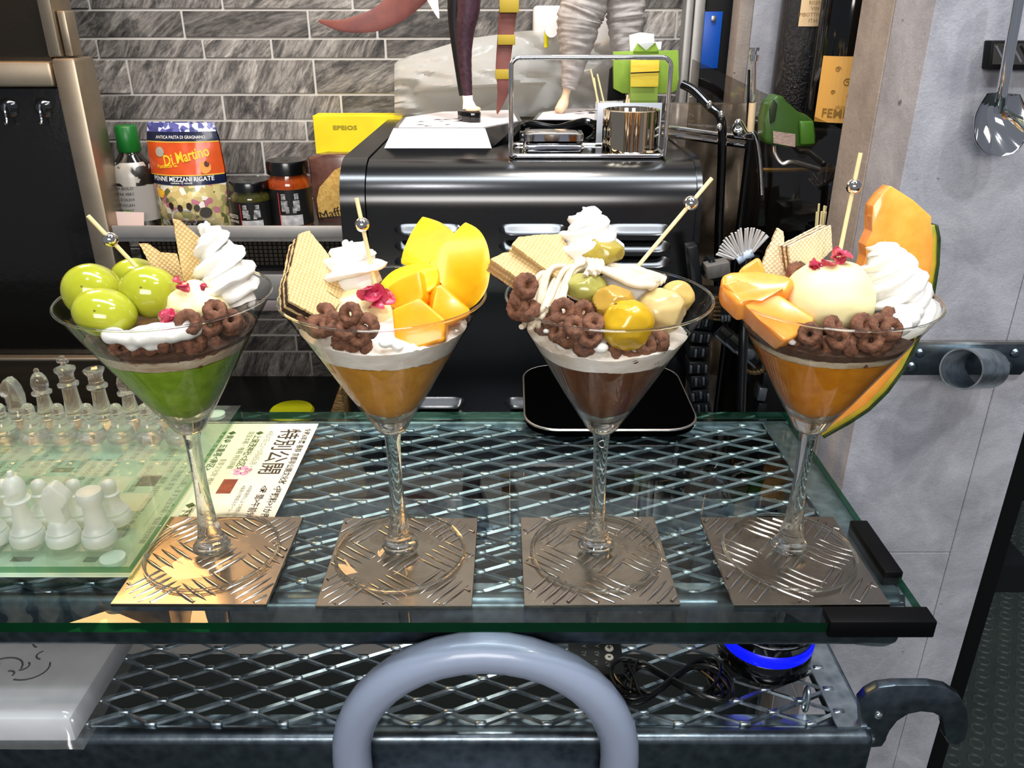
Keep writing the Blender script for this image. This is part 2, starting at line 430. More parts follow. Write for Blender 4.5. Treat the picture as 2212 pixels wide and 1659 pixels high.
# rear counter
g = G().box(-1.4, 0.62, 0.80, WALL_Y, CNT_Z - 0.04, CNT_Z)
struct(g.build('trim_3', P('dark_counter', '#151719', 0.3, spec=0.5)))

# =================================================================== steel framed dark cabinet at the left
CY0 = 1.10
cab = thing('cabinet', 'steel framed cabinet with dark textured glass doors left of the tiles', 'cabinet', (-0.80, CY0, CNT_Z))
def X_at(px, py, Y): return atY(px, py, Y).x
def Z_at(py, Y): return atY(CX, py, Y).z
zb0, zb1 = Z_at(188, CY0), Z_at(133, CY0)
G().box(-0.575, -0.545, CY0 - 0.004, CY0 + 0.05, CNT_Z, zb1 + 0.004, 0.004).build('post', MT['steel_beige'], cab)
G().box(-0.578, -0.561, CY0 - 0.002, CY0 + 0.05, zb1 + 0.005, 0.75, 0.003).build('post', MT['steel_beige'], cab)
G().box(-0.5595, -0.549, CY0 + 0.004, CY0 + 0.03, zb1 + 0.006, zb1 + 0.058, 0.002).build('hinge', MT['steel_beige'], cab)
G().box(-1.2, -0.576, CY0 - 0.006, CY0 + 0.05, zb0, zb1, 0.004).build('cross_beam', MT['steel_beige'], cab)
zl = Z_at(771, CY0)
G().box(-1.2, -0.576, CY0 - 0.004, CY0 + 0.05, zl - 0.006, zl, 0.002).build('lower_beam', MT['steel_beige'], cab)
G().box(-1.2, -0.576, CY0 + 0.006, CY0 + 0.05, CNT_Z, zl - 0.007, 0.002).build('plinth', P('bronze_plinth', '#2c2418', 0.45, 0.6, var=0.3, vscale=6, stretch=(1, 1, 12)), cab)
mdark = P('dark_rippled_glass', '#0d0b08', 0.16, coat=0.4, bump=0.25, bscale=60, bdist=0.002)
dr = G().box(-1.2, -0.577, CY0 + 0.008, CY0 + 0.02, zl + 0.001, zb0 - 0.001, 0.002).build('door', mdark, cab)
G().box(-1.2, -0.579, CY0 + 0.008, CY0 + 0.02, zb1 + 0.001, 0.75, 0.002).build('door', P('smoked_glass', '#1b1408', 0.25, coat=0.3, bump=0.2, bscale=80, bdist=0.002), cab)
for px in (18, 93):
    c = atY(px, 232, CY0 + 0.006)
    t = thing('suction_hook', 'clear suction hook stuck on the dark cabinet door', 'hook', c, 'suction hooks on the cabinet')
    M = Matrix.Translation(c) @ Matrix.Rotation(PI/2, 4, 'X')
    G().lathe([(0.0, 0.006), (0.006, 0.006), (0.010, 0.003), (0.0125, 0.0)], n=24, M=M).build('suction_cup', thin_glass('clear_vinyl', '#e8e8e4', '#8c8c86', 0.12, 0.1), t)
    q = Vector(c)
    G().tube(spline([q + Vector((0, -0.006, 0.004)), q + Vector((0, -0.009, -0.004)), q + Vector((0, -0.010, -0.015)), q + Vector((0.001, -0.016, -0.019)), q + Vector((0.001, -0.019, -0.015))], 5), 0.0013, 8).build('hook_wire', MT['chrome'], t)

# wall shelf with lip, drawer rail under it
SHZ = 0.070; lip = Z_at(488, CY0)
sh = thing('wall_shelf', 'grey steel wall shelf holding the pasta and jars', 'shelf', (-0.37, CY0, SHZ))
xs0, xs1 = -0.543, -0.205
G().box(xs0, xs1, CY0 + 0.003, WALL_Y - 0.012, SHZ - 0.006, SHZ).build('board', MT['steel'], sh)
G().box(xs0, xs1, CY0, CY0 + 0.003, Z_at(514, CY0), lip, 0.001).build('lip', MT['rail_grey'], sh)
sh2 = thing('drawer_rail', 'pale grey lower rail under the wall shelf', 'rail', (-0.37, CY0 + 0.03, -0.05))
G().box(xs0, xs1, CY0 + 0.03, CY0 + 0.05, Z_at(648, CY0 + .03), Z_at(592, CY0 + .03), 0.003).build('rail_front', MT['rail_grey'], sh2)
G().box(xs0, xs1, CY0 + 0.028, CY0 + 0.05, Z_at(672, CY0 + .03), Z_at(649, CY0 + .03), 0.002).build('rail_lip', P('mauve_rail', '#8a7c78', 0.5, 0.3), sh2)
# perforated dark mesh under the shelf
g = G()
for i in range(46):
    for j in range(7):
        x = xs0 + 0.006 + i*0.007; z = 0.012 + j*0.006
        g.box(x, x + 0.0048, 1.17, 1.171, z, z + 0.0042)
G().box(xs0, xs1, 1.1712, 1.175, 0.006, 0.062).build('back_plate', MT['black_matte'], sh)
pp = g.build('perforated_sheet', P('mesh_bronze', '#4d4538', 0.5, 0.5), sh); pp['kind'] = 'stuff'

# =================================================================== galvanised two tier shelf with expanded metal
SX0, SX1, SY0, SY1 = -0.66, 0.262, 0.4465, 0.700
UZ, LZ = -0.0125, -0.1356
shelf = thing('steel_shelf', 'galvanised two tier shelf with expanded metal decks under the glass top', 'shelf', (-0.2, 0.57, FLOOR_Z))
def deck(z, name):
    L, s = 0.049, 0.0113; g = G()
    ni = int((SX1 - SX0)/L) + 2; nj = int((SY1 - SY0)/s)
    def seg(a, b, w, h):
        d = b - a; ln = d.length; d.normalize(); sd = Vector((-d.y, d.x, 0))
        tl = Vector((0, 0, 1)) + sd*0.0
        vs = []
        for p in (a, b):
            vs += [p - sd*w + Vector((0, 0, -h)), p + sd*w + Vector((0, 0, -h*0.4)), p + sd*w*0.7 + Vector((0, 0, h)), p - sd*w*0.7 + Vector((0, 0, h*0.5))]
        g.add(vs, [(0, 1, 5, 4), (1, 2, 6, 5), (2, 3, 7, 6), (3, 0, 4, 7), (3, 2, 1, 0), (4, 5, 6, 7)])
    for j in range(nj + 1):
        for i in range(-1, ni + 1):
            x = SX0 + i*L + (j % 2)*L/2; y = SY0 + 0.004 + j*s
            p = Vector((x, y, z))
            if x < SX0 - 0.001 or x > SX1 + 0.001: continue
            g.box(x - 0.0042, x + 0.0042, y - 0.0022, y + 0.0022, z - 0.0012, z + 0.0026, 0.0009, seg=1)
            if j < nj:
                for dx in (-L/2, L/2):
                    q = Vector((x + dx, y + s, z))
                    if q.x < SX0 - 0.001 or q.x > SX1 + 0.001: continue
                    seg(p, q, 0.0017, 0.0015)
    return g.build(name, MT['galv'], shelf, smooth=50)
deck(UZ, 'upper_mesh'); deck(LZ + 0.003, 'lower_mesh')
def angle_rail(z, nm, h):
    # front and rear angle irons, side irons
    G().box(SX0 - 0.004, SX1 + 0.004, SY0 - 0.009, SY0 + 0.007, z - h, z + 0.003, 0.0068, seg=6).build('front_rail', MT['galv_dark'], shelf)
    G().box(SX0 - 0.004, SX1 + 0.004, SY0 + 0.006, SY0 + 0.018, z - 0.004, z - 0.0018).build('front_flange', MT['galv'], shelf)
    G().box(SX0 - 0.004, SX1 + 0.004, SY1, SY1 + 0.004, z - 0.004, z + (0.004 if nm == 'u' else 0.040), 0.0012).build('rear_rail', MT['galv'], shelf)
    G().box(SX0 - 0.004, SX1 + 0.004, SY1 - 0.012, SY1, z - 0.004, z - 0.0018).build('rear_flange', MT['galv'], shelf)
    G().box(SX1, SX1 + 0.004, SY0, SY1, z - h, z + 0.003, 0.0012).build('side_rail', MT['galv_dark'], shelf)
    G().box(SX1 - 0.022, SX1, SY0, SY1, z + 0.0027, z + 0.0046).build('side_flange', MT['galv'], shelf)
angle_rail(UZ, 'u', 0.036); angle_rail(LZ, 'l', 0.05)
for (x, y) in ((SX1 + 0.0045, SY1 - 0.03), (SX0 - 0.02, SY1 - 0.03), (SX0 - 0.02, SY0 + 0.01)):
    G().box(x, x + 0.004, y, y + 0.03, FLOOR_Z, -0.02, 0.001).build('leg', MT['galv_dark'], shelf)
# bent lug at the right front corner, hanging eye and hook plate
q = [atY(1895, 1268, 0.463), atY(1938, 1272, 0.463), atY(1944, 1290, 0.463), atY(1940, 1340, 0.463), atY(1922, 1378, 0.463), atY(1900, 1386, 0.463), atY(1848, 1382, 0.463)]
G().tube(spline(q, 5), 0.0034, 10).build('corner_lug', MT['galv'], shelf)
e = atZ(1739, 1523, LZ + 0.002)
M = Matrix.Translation(e + Vector((0, 0, 0.006))) @ Matrix.Rotation(PI/2, 4, 'Y')
pts = [M @ Vector((0.011*math.cos(a*PI/10), 0.004*math.sin(a*PI/10), 0)) for a in range(20)]
G().tube(pts, 0.0016, 8, closed=True).build('eye_ring', MT['galv'], shelf)
hk = [(1857, 1517), (1872, 1500), (1897, 1486), (1935, 1481), (2010, 1481), (2048, 1488), (2075, 1506), (2090, 1535), (2093, 1570), (2086, 1598), (2070, 1611), (2050, 1608), (2040, 1592), (2043, 1570), (2040, 1548), (2018, 1537), (1990, 1534), (1960, 1540), (1935, 1556), (1918, 1578), (1915, 1600), (1905, 1614), (1880, 1616), (1862, 1590)]
M, pt = outline(hk, (0.3, 0.4475, -0.15), (0, -1, 0))
hkp = thing('hook_plate', 'grey steel hook plate bolted to the lower shelf corner beside the pillar', 'hook', atY(1880, 1600, 0.4475))
gg = G().prism(pt, -0.008, 0.0, M, 0.0012); gg.build('plate', MT['galv_dark'], hkp)
for px, py in ((1898, 1546), (1882, 1598)):
    c = atY(px, py, 0.4470)
    G().ball(c, (0.0032, 0.002, 0.0032), 14, 8).build('bolt', MT['chrome'], hkp)

# =================================================================== glass top with rubber corner guards
GX1, GY0, GY1 = 0.2635, 0.4068, 0.7056
gt = thing('tempered_glass', 'clear green edged glass sheet lying on the steel shelf', 'glass sheet', (-0.2, 0.55, -0.008))
g = G()
g.add([(-0.68, GY0, 0), (GX1, GY0, 0), (GX1, GY1, 0), (-0.68, GY1, 0)], [(0, 1, 2, 3)])
g.add([(-0.68, GY0, -0.0075), (GX1, GY0, -0.0075), (GX1, GY1, -0.0075), (-0.68, GY1, -0.0075)], [(3, 2, 1, 0)])
g.build('sheet', MT['glass'], gt, smooth=0)
g = G(); A_ = [(-0.68, GY0), (GX1, GY0), (GX1, GY1), (-0.68, GY1)]
for (a, b) in zip(A_, A_[1:] + A_[:1]):
    g.add([(a[0], a[1], -0.0075), (b[0], b[1], -0.0075), (b[0], b[1], 0), (a[0], a[1], 0)], [(0, 1, 2, 3)])
te = NT('polished_glass_edge'); gl = te.n('ShaderNodeBsdfGlossy'); te.val(gl, Roughness=0.06, Color=lin('#9fc9b6')); tr = te.n('ShaderNodeBsdfTransparent'); tr.inputs[0].default_value = lin('#12634a'); df = te.n('ShaderNodeBsdfTranslucent'); df.inputs[0].default_value = lin('#0b7a50')
m1 = te.n('ShaderNodeMixShader'); m1.inputs[0].default_value = 0.35; te.l(tr.outputs[0], m1.inputs[1]); te.l(df.outputs[0], m1.inputs[2])
m2 = te.n('ShaderNodeMixShader'); m2.inputs[0].default_value = 0.16; te.l(m1.outputs[0], m2.inputs[1]); te.l(gl.outputs[0], m2.inputs[2])
g.build('polished_edge', te.fin(m2.outputs[0]), gt, smooth=0)
x0 = atZ(1790, 1345, 0).x
G().box(x0, GX1 + 0.002, GY0 - 0.0025, GY0 + 0.0125, -0.010, 0.0028, 0.001).build('corner_guard', MT['rubber'], gt)
ya, yb = atZ(1830, 1130, 0).y, atZ(1930, 1243, 0).y
G().box(GX1 - 0.0105, GX1 + 0.0025, min(ya, yb), max(ya, yb), -0.0078, 0.0028, 0.001).build('corner_guard', MT['rubber'], gt)

# =================================================================== checker plate coasters
COS = [((238, 1304), (575, 1305), (643, 1111)), ((684, 1308), (1016, 1308), (1028, 1114)), ((1135, 1307), (1467, 1304), (1412, 1111)), ((1589, 1306), (1921, 1304), (1824, 1114))]
names = ['green grape', 'mango', 'chestnut', 'melon']
def coaster(idx):
    fl, fr, br = [atZ(x, y, 0.003) for x, y in COS[idx]]
    ang = math.atan2(fr.y - fl.y, fr.x - fl.x); w = 0.1005
    c = (fl + fr)/2; up = Vector((-math.sin(ang), math.cos(ang), 0)); c = c + up*w/2
    t = thing('coaster', 'square checker plate aluminium coaster under the %s parfait' % names[idx], 'coaster', (c.x, c.y, 0.0))
    M = Matrix.Translation((c.x, c.y, 0)) @ Matrix.Rotation(ang, 4, 'Z')
    h = w/2
    G().box(-h, h, -h, h, 0.0002, 0.0028, 0.0003, M, seg=1).build('plate', MT['alu'], t)
    g = G()
    def lens(cx, cy, a, ln=0.0152, wd=0.0017, hh=0.0011):
        n = 17; R = Matrix.Translation((cx, cy, 0.0027)) @ Matrix.Rotation(a, 4, 'Z'); rows = []
        for i in range(n):
            u = -1 + 2*i/(n - 1); ww = wd*(1 - u*u); zz = hh*(1 - u**4)
            row = [R @ Vector(q) for q in ((u*ln, -ww, 0), (u*ln, -ww*0.35, zz), (u*ln, ww*0.35, zz), (u*ln, ww, 0))]
            if all(abs(q.x) < h - 0.0003 and abs(q.y) < h - 0.0003 for q in row): rows.append(row)
        if len(rows) < 3: return
        vs = [q for r in rows for q in r]; fs = [(3, 2, 1, 0)]
        for i in range(len(rows) - 1):
            for k in range(3): fs.append((i*4 + k, i*4 + 4 + k, i*4 + 5 + k, i*4 + 1 + k))
        m = (len(rows) - 1)*4; fs.append((m, m + 1, m + 2, m + 3))
        g.add(vs, fs, M)
    rnd = idx*0.37
    pit = 0.0335
    for i in range(-3, 4):
        for j in range(-3, 4):
            a = PI/4 if (i + j) % 2 == 0 else -PI/4
            cx, cy = i*pit + 0.004*math.cos(rnd*9), j*pit + 0.004*math.sin(rnd*7)
            for k in range(-2, 3):
                o = k*0.0064; lens(cx - math.sin(a)*o, cy + math.cos(a)*o, a + 0.12)
    g.build('raised_bars', MT['alu_edge'], t, smooth=60)
    return t
for i in range(4): coaster(i)

# =================================================================== martini glasses
GY = 0.477; GXS = [-0.2104, -0.0785, 0.0588, 0.1945]
RIM_Z, RIM_R, CB_Z, CB_R = 0.192, 0.0625, 0.105, 0.0125
def bowl_r(z):
    if z < CB_Z: return max(0.0, CB_R*math.sqrt(max(0, (z - 0.098)/(CB_Z - 0.098)))*1.0)
    return CB_R + (RIM_R - CB_R)*(z - CB_Z)/(RIM_Z - CB_Z)
gl0 = thing('martini_glass', 'tall stemmed martini glass holding the green grape parfait', 'glass', (GXS[0], GY, 0.004))
c = (GXS[0], GY, 0.0)
prof = [(0.0052, 0.0985), (0.0085, 0.1000), (0.0108, 0.1025), (0.0128, 0.1065), (0.0170, 0.1135), (0.0225, 0.1225)]
prof += [(bowl_r(z), z) for z in (0.130, 0.140, 0.150, 0.160, 0.170, 0.180, 0.188, 0.192)]
G().lathe(prof, c, 72).build('bowl', MT['bowl'], gl0, smooth=60)
M = Matrix.Translation((c[0], c[1], RIM_Z))
G().tube([M @ Vector((RIM_R*math.cos(a*PI/36), RIM_R*math.sin(a*PI/36), 0)) for a in range(72)], 0.0008, 8, closed=True).build('rim', MT['stem'], gl0)
# solid glass knuckle under the jelly, stem and foot
G().lathe([(0, 0.0982), (0.0050, 0.0984), (0.0082, 0.1002), (0.0104, 0.1026), (0.0123, 0.1066), (0.0152, 0.1120), (0.0168, 0.1150), (0.0150, 0.1136), (0.0095, 0.1110), (0, 0.1100)], c, 40).build('knuckle', MT['stem'], gl0, smooth=60)
G().lathe([(0, 0.0072), (0.0120, 0.0074), (0.0128, 0.0085), (0.0122, 0.0100), (0.0108, 0.0106), (0.0112, 0.0118), (0.0098, 0.0130), (0.0090, 0.0136), (0.0092, 0.0150), (0.0078, 0.0200), (0.0062, 0.0320), (0.0050, 0.0480), (0.0046, 0.0640), (0.0047, 0.0800), (0.0051, 0.0920), (0.0058, 0.0975), (0.0054, 0.0986), (0, 0.0988)], c, 40).build('stem', MT['stem'], gl0, smooth=60)
G().lathe([(0.0452, 0.0052), (0.0440, 0.0060), (0.0300, 0.0066), (0.0160, 0.0080), (0.0105, 0.0105)], c, 72).build('foot', MT['bowl'], gl0, smooth=60)
M = Matrix.Translation((c[0], c[1], 0.0050))
G().tube([M @ Vector((0.0450*math.cos(a*PI/36), 0.0450*math.sin(a*PI/36), 0)) for a in range(72)], 0.0011, 8, closed=True).build('foot_rim', MT['stem'], gl0)
for i in (1, 2, 3):
    dup(gl0, (GXS[i], GY, 0.004), 'tall stemmed martini glass holding the %s parfait' % names[i])

# =================================================================== parfait contents
def A(px, py, dy): return atY(px, py, GY + dy)
MT['cream'] = P('whipped_cream', '#e6e3dd', 0.42, sss=0.25, sss_r=(0.004, 0.004, 0.004))
MT['ice'] = P('vanilla_ice_cream', '#eadfa8', 0.5, sss=0.25, sss_r=(0.005, 0.004, 0.002), bump=0.25, bscale=180, bdist=0.0012)
MT['cereal'] = P('cocoa_cereal', '#82543c', 0.85, col2='#523424', vscale=300, bump=0.9, bscale=420, bdist=0.0012)
MT['grape'] = P('green_grape_skin', '#989c1e', 0.13, coat=0.35, sss=0.4, sss_r=(0.012, 0.011, 0.003), col2='#acae34', vscale=35)
MT['mango'] = P('mango_flesh', '#fcb60c', 0.34, coat=0.08, sss=0.3, sss_r=(0.008, 0.004, 0.001), col2='#ffc61e', vscale=50, stretch=(1, 3, 1))
MT['mango_d'] = P('ripe_mango_flesh', '#f0960c', 0.28, coat=0.2, sss=0.35, sss_r=(0.008, 0.003, 0.001), col2='#ffa81c', vscale=45)
MT['melon'] = P('orange_melon_flesh', '#ee8f30', 0.26, coat=0.4, sss=0.3, sss_r=(0.008, 0.005, 0.002), col2='#f5a548', vscale=70)
MT['petal'] = P('pickled_blossom', '#a01434', 0.35, sss=0.2, coat=0.2, col2='#c43a5c', vscale=160)
MT['montblanc'] = P('chestnut_cream', '#d9cbb4', 0.5, col2='#cdbd9f', vscale=200, sss=0.15, sss_r=(0.003, 0.002, 0.001))
def waffle(name, c1, c2):
    t = NT(name); b = t.n('ShaderNodeBsdfPrincipled'); tc = t.n('ShaderNodeTexCoord'); sx = t.n('ShaderNodeSeparateXYZ'); t.l(tc.outputs['Object'], sx.inputs[0])
    k = 2*PI/0.0030
    def cell(a, b_): return t.math('POWER', t.math('ABSOLUTE', t.math('SINE', t.math('MULTIPLY', t.math('ADD', a, b_), k/2))), 0.6)
    ny = t.math('MULTIPLY', sx.outputs['Y'], -1.0)
    h = t.math('MULTIPLY', cell(sx.outputs['X'], sx.outputs['Y']), cell(sx.outputs['X'], ny))
    v = t.coord('Object'); n = t.noise(v, 220, 5)
    f = t.math('ADD', t.math('MULTIPLY', h, 0.5), t.math('MULTIPLY', n, 0.5))
    t.l(t.ramp(f, [(0.05, lin(c1)), (0.75, lin(c2))]), b.inputs['Base Color']); t.val(b, Roughness=0.7)
    t.l(t.bump(t.math('ADD', h, t.math('MULTIPLY', n, 0.4)), 0.55, 0.0007), b.inputs['Normal']); return t.fin(b.outputs[0])
MT['waffle'] = waffle('wafer_sheet', '#b08a50', '#dcbf86')
MT['waffle_p'] = waffle('pale_wafer_sheet', '#c4b083', '#e6d8b2')
MT['waf_cream_d'] = P('cocoa_wafer_cream', '#3a281a', 0.8, bump=0.9, bscale=500, bdist=0.0015, col2='#2e2016', vscale=400)
MT['waf_cream_l'] = P('vanilla_wafer_cream', '#bc9c66', 0.8, bump=0.9, bscale=500, bdist=0.0012, col2='#b39a70', vscale=400)
MT['waf_cream_t'] = P('toffee_wafer_cream', '#8f6f49', 0.8, bump=0.9, bscale=500, bdist=0.0012, col2='#6d5236', vscale=400)

def layer(i, name, label, z0, z1, mat, w0=0.001, w1=0.001, seed=0, inset=0.0007, dome=0.0, sect=None):
    """a filling that touches the bowl between two wavy heights"""
    n = 128; cx, cy = GXS[i], GY; g = G(); vs = []; nz = 6
    def wv(a, amp, s): return amp*(noise.noise(Vector((math.cos(a)*1.6, math.sin(a)*1.6, s*7.3 + seed)))*1.6 + 0.5*noise.noise(Vector((math.cos(a)*4, math.sin(a)*4, s*3.1 + seed))) + 0.45*noise.noise(Vector((math.cos(a)*13, math.sin(a)*13, s*5.1 + seed))))
    for j in range(nz + 1):
        for k in range(n):
            a = 2*PI*k/n; lo = z0 + wv(a, w0, 1); hi = z1 + wv(a, w1, 2)
            z = lo + (hi - lo)*j/nz; r = max(0.001, (CB_R if z < 0.1105 else bowl_r(z)) - inset)
            if z < 0.122: r = min(r, 0.0215*math.sqrt(max(0.02, (z - 0.1095)/0.0125)))
            vs.append((cx + r*math.cos(a), cy + r*math.sin(a), z))
    fs = [(j*n + k, j*n + (k + 1) % n, (j + 1)*n + (k + 1) % n, (j + 1)*n + k) for j in range(nz) for k in range(n)]
    base = len(vs); rings = 5
    for q in range(1, rings):
        for k in range(n):
            a = 2*PI*k/n; r = (bowl_r(z1) - inset)*(1 - q/rings)
            vs.append((cx + r*math.cos(a), cy + r*math.sin(a), z1 + dome*(1 - (1 - q/rings)**2) + wv(a + q, w1*0.5, 2 + q)))
    vs.append((cx, cy, z1 + dome)); last = nz*n
    for q in range(1, rings):
        b0 = base + (q - 1)*n
        fs += [(last + k, last + (k + 1) % n, b0 + (k + 1) % n, b0 + k) for k in range(n)]; last = b0
    fs += [(last + k, last + (k + 1) % n, len(vs) - 1) for k in range(n)]
    vs.append((cx, cy, z0)); fs += [((k + 1) % n, k, len(vs) - 1) for k in range(n)]
    g.add(vs, fs); o = g.build(name, mat, smooth=50)
    return tag(o, label, 'filling')
def jelly(name, c1, c2):
    return P(name, c1, 0.4, coat=0.0, spec=0.15, sss=0.35, sss_r=(0.008, 0.006, 0.002), col2=c2, vscale=120)
J = [jelly('green_jelly', '#688a14', '#84a42a'), jelly('orange_jelly', '#b67c26', '#c89038'), jelly('cocoa_jelly', '#52301a', '#643e24'), jelly('amber_jelly', '#bc7010', '#cf861e')]
jn = ['green jelly', 'orange mango jelly', 'dark brown cocoa jelly', 'amber melon jelly']
MT['beige'] = P('milk_cream_soaked', '#d9cbb2', 0.5, col2='#a98f72', vscale=70, stretch=(1, 1, 3), bump=0.3, bscale=120, bdist=0.001)
MT['crumb'] = P('soaked_cereal', '#3f2a20', 0.6, col2='#5b4232', vscale=130, bump=0.9, bscale=130, bdist=0.002)
MT['milk'] = P('soft_cream', '#f2ede6', 0.45, col2='#ddd0c0', vscale=45, stretch=(1, 1, 2.5), sss=0.2, sss_r=(0.004, 0.004, 0.004), bump=0.3, bscale=60, bdist=0.002)
layer(0, 'jelly_layer', 'green jelly at the bottom of the green grape parfait', 0.1100, 0.1585, J[0], 0, 0.0010, 1)
layer(0, 'cream_layer', 'beige cream band above the green jelly', 0.1587, 0.1660, MT['beige'], 0.0010, 0.0022, 1.0)
layer(0, 'cereal_layer', 'dark soaked cereal layer under the green grapes', 0.1664, 0.1700, MT['crumb'], 0.0022, 0.0012, 1.0, dome=0.010)
layer(1, 'jelly_layer', 'orange jelly at the bottom of the mango parfait', 0.1100, 0.1605, J[1], 0, 0.0016, 3)
layer(1, 'cream_layer', 'white cream layer above the orange jelly', 0.1607, 0.1735, MT['milk'], 0.0016, 0.0026, 3.0, dome=0.012)
layer(2, 'jelly_layer', 'dark cocoa jelly at the bottom of the chestnut parfait', 0.1100, 0.1580, J[2], 0, 0.0010, 5)
layer(2, 'cream_layer', 'creamy white layer above the cocoa jelly', 0.1582, 0.1690, MT['milk'], 0.0010, 0.0030, 5.0, dome=0.012)
layer(3, 'jelly_layer', 'amber jelly at the bottom of the melon parfait', 0.1100, 0.1610, J[3], 0, 0.0014, 7)
layer(3, 'cream_layer', 'thin beige cream band above the amber jelly', 0.1612, 0.1655, MT['beige'], 0.0014, 0.0016, 7.0)
layer(3, 'cereal_layer', 'dark soaked cereal layer under the melon', 0.1659, 0.1705, MT['crumb'], 0.0016, 0.0014, 7.0, dome=0.010)

def blob(name, label, cat, c, r, mat, seed=0, amp=0.08, fq=2.0, nu=36, nv=22, amp2=0.0, fq2=7.0, group=None):
    f = lambda d: 1 + amp*noise.noise(d*fq + Vector((seed, seed*1.7, 3))) + amp2*noise.noise(d*fq2 + Vector((seed*3, 1, seed)))
    o = G().ball(c, r, nu, nv, f).build(name, mat, smooth=70)
    return tag(o, label, cat, group)
def piped(i, label, base, tip, R, turns, mat=None, seed=0, lobes=5, deep=0.38, power=0.75):
    base, tip = Vector(base), Vector(tip); ax = (tip - base); H = ax.length; ax.normalize()
    ux = ax.orthogonal().normalized(); uy = ax.cross(ux); g = G()
    N = int(turns*22); pts = []; rr = []
    for k in range(N + 1):
        s = k/N; a = 2*PI*turns*s + seed; w = (1 - s)**power
        rt = R*(0.50*(1 - s)**0.55 + 0.07)
        rad = max(0.0, R*w - rt*0.55)
        wob = 1 + 0.10*noise.noise(Vector((k*0.13, seed, 0)))
        pts.append(base + ax*(H*s**0.92) + (ux*math.cos(a) + uy*math.sin(a))*rad*wob); rr.append(rt)
    pts.append(tip + ax*R*0.10); rr.append(R*0.02)
    g.tube(pts, rr, 28, sect=lambda a, s: ((1 + deep*math.cos(lobes*a + s*9))*math.cos(a), (1 + deep*math.cos(lobes*a + s*9))*math.sin(a)))
    Mx = frame(base, ax, (0, 1, 0.01)); g.lathe([(0, -R*0.3), (R*0.8, -R*0.2), (R*0.75, 0.05*H), (R*0.45, 0.45*H), (R*0.12, 0.85*H), (0, 0.95*H)], n=20, M=Mx)
    g.v = [v + noise.noise_vector(v*150 + Vector((seed, 0, 0)))*0.0011 + noise.noise_vector(v*420)*0.0003 for v in g.v]
    o = g.build('whipped_cream', mat or MT['cream'], smooth=75)
    return tag(o, label, 'whipped cream')
# ---- cereal rings
def ring_mesh(seed):
    n, m = 30, 18; R, r = 0.0042, 0.0029; g = G(); vs = []
    for a in range(n):
        for b in range(m):
            A1, B1 = 2*PI*a/n, 2*PI*b/m
            d = Vector(((R + r*math.cos(B1))*math.cos(A1), (R + r*math.cos(B1))*math.sin(A1), r*1.15*math.sin(B1)))
            q = 1 + 0.09*noise.noise(d*260 + Vector((seed*5, 0, 0))) + 0.09*noise.noise(d*620 + Vector((seed, 0, 0))) + 0.10*noise.noise(d*1500)
            vs.append(d*q)
    fs = [(a*m + b, ((a + 1) % n)*m + b, ((a + 1) % n)*m + (b + 1) % m, a*m + (b + 1) % m) for a in range(n) for b in range(m)]
    return g.add(vs, fs)
RING = [ring_mesh(s).build('cereal_ring', MT['cereal'], smooth=80, local=True).data for s in range(4)]
for o in [o for o in bpy.data.objects if o.name.startswith('cereal_ring')]: bpy.data.objects.remove(o)
def inside(i, px, py, gap=0.0082, lift=0.0):
    d = ray(px, py); t = 0.38
    while t < 0.72:
        p = EYE + d*t; r = math.hypot(p.x - GXS[i], p.y - GY)
        if p.z < RIM_Z + 0.02 and r < min(RIM_R, bowl_r(min(p.z, RIM_Z))) - gap*1.12 and p.z < 0.182 + 0.016*(1 - (r/0.06)**2) + lift: return p
        t += 0.0006
    return A(px, py, -0.03)
rs = random.Random(11)
def cereals(i, pts):
    for (px, py, *ex) in pts:
        p = inside(i, px, py, lift=ex[0] if ex else 0.0)
        o = bpy.data.objects.new('cereal_ring', RING[rs.randrange(4)]); COL.objects.link(o)
        o.location = p; s = rs.uniform(0.92, 1.12); o.scale = (s, s, s)
        o.rotation_euler = (rs.uniform(0.5, 1.5), rs.uniform(-0.6, 0.6), rs.uniform(-0.9, 0.9))
        WL[o.name] = p
        tag(o, 'brown cocoa cereal ring in the %s parfait' % names[i], 'cereal', 'cereal rings in the %s parfait' % names[i])
cereals(0, [(406, 697, .004), (454, 703, .004), (465, 671, .006), (498, 693), (350, 737), (420, 737), (262, 753), (310, 770), (380, 763), (457, 746), (288, 762), (335, 768), (425, 770), (490, 735), (515, 712), (400, 752), (355, 776), (500, 700), (330, 748), (470, 765), (390, 778)])
cereals(1, [(668, 690), (702, 682), (714, 698), (749, 713), (757, 678, .008), (790, 705), (785, 746), (738, 735), (762, 740), (730, 700), (690, 705), (775, 725)])
cereals(2, [(1136, 618, .006), (1124, 645), (1138, 672), (1192, 687), (1216, 672, .003), (1261, 675), (1242, 706), (1275, 726), (1283, 700), (1262, 745), (1338, 783), (1205, 715), (1320, 765), (1365, 760), (1395, 745), (1350, 790), (1372, 780), (1175, 700), (1420, 738), (1400, 765), (1118, 665), (1225, 728)])
cereals(3, [(1749, 722), (1800, 706), (1862, 704), (1898, 703), (1918, 688), (1812, 732), (1723, 590, .01), (1775, 750), (1840, 745), (1880, 735), (1925, 712), (1735, 750), (1800, 765), (1855, 770), (1700, 745), (1760, 778), (1820, 783), (1905, 735), (1875, 757)])

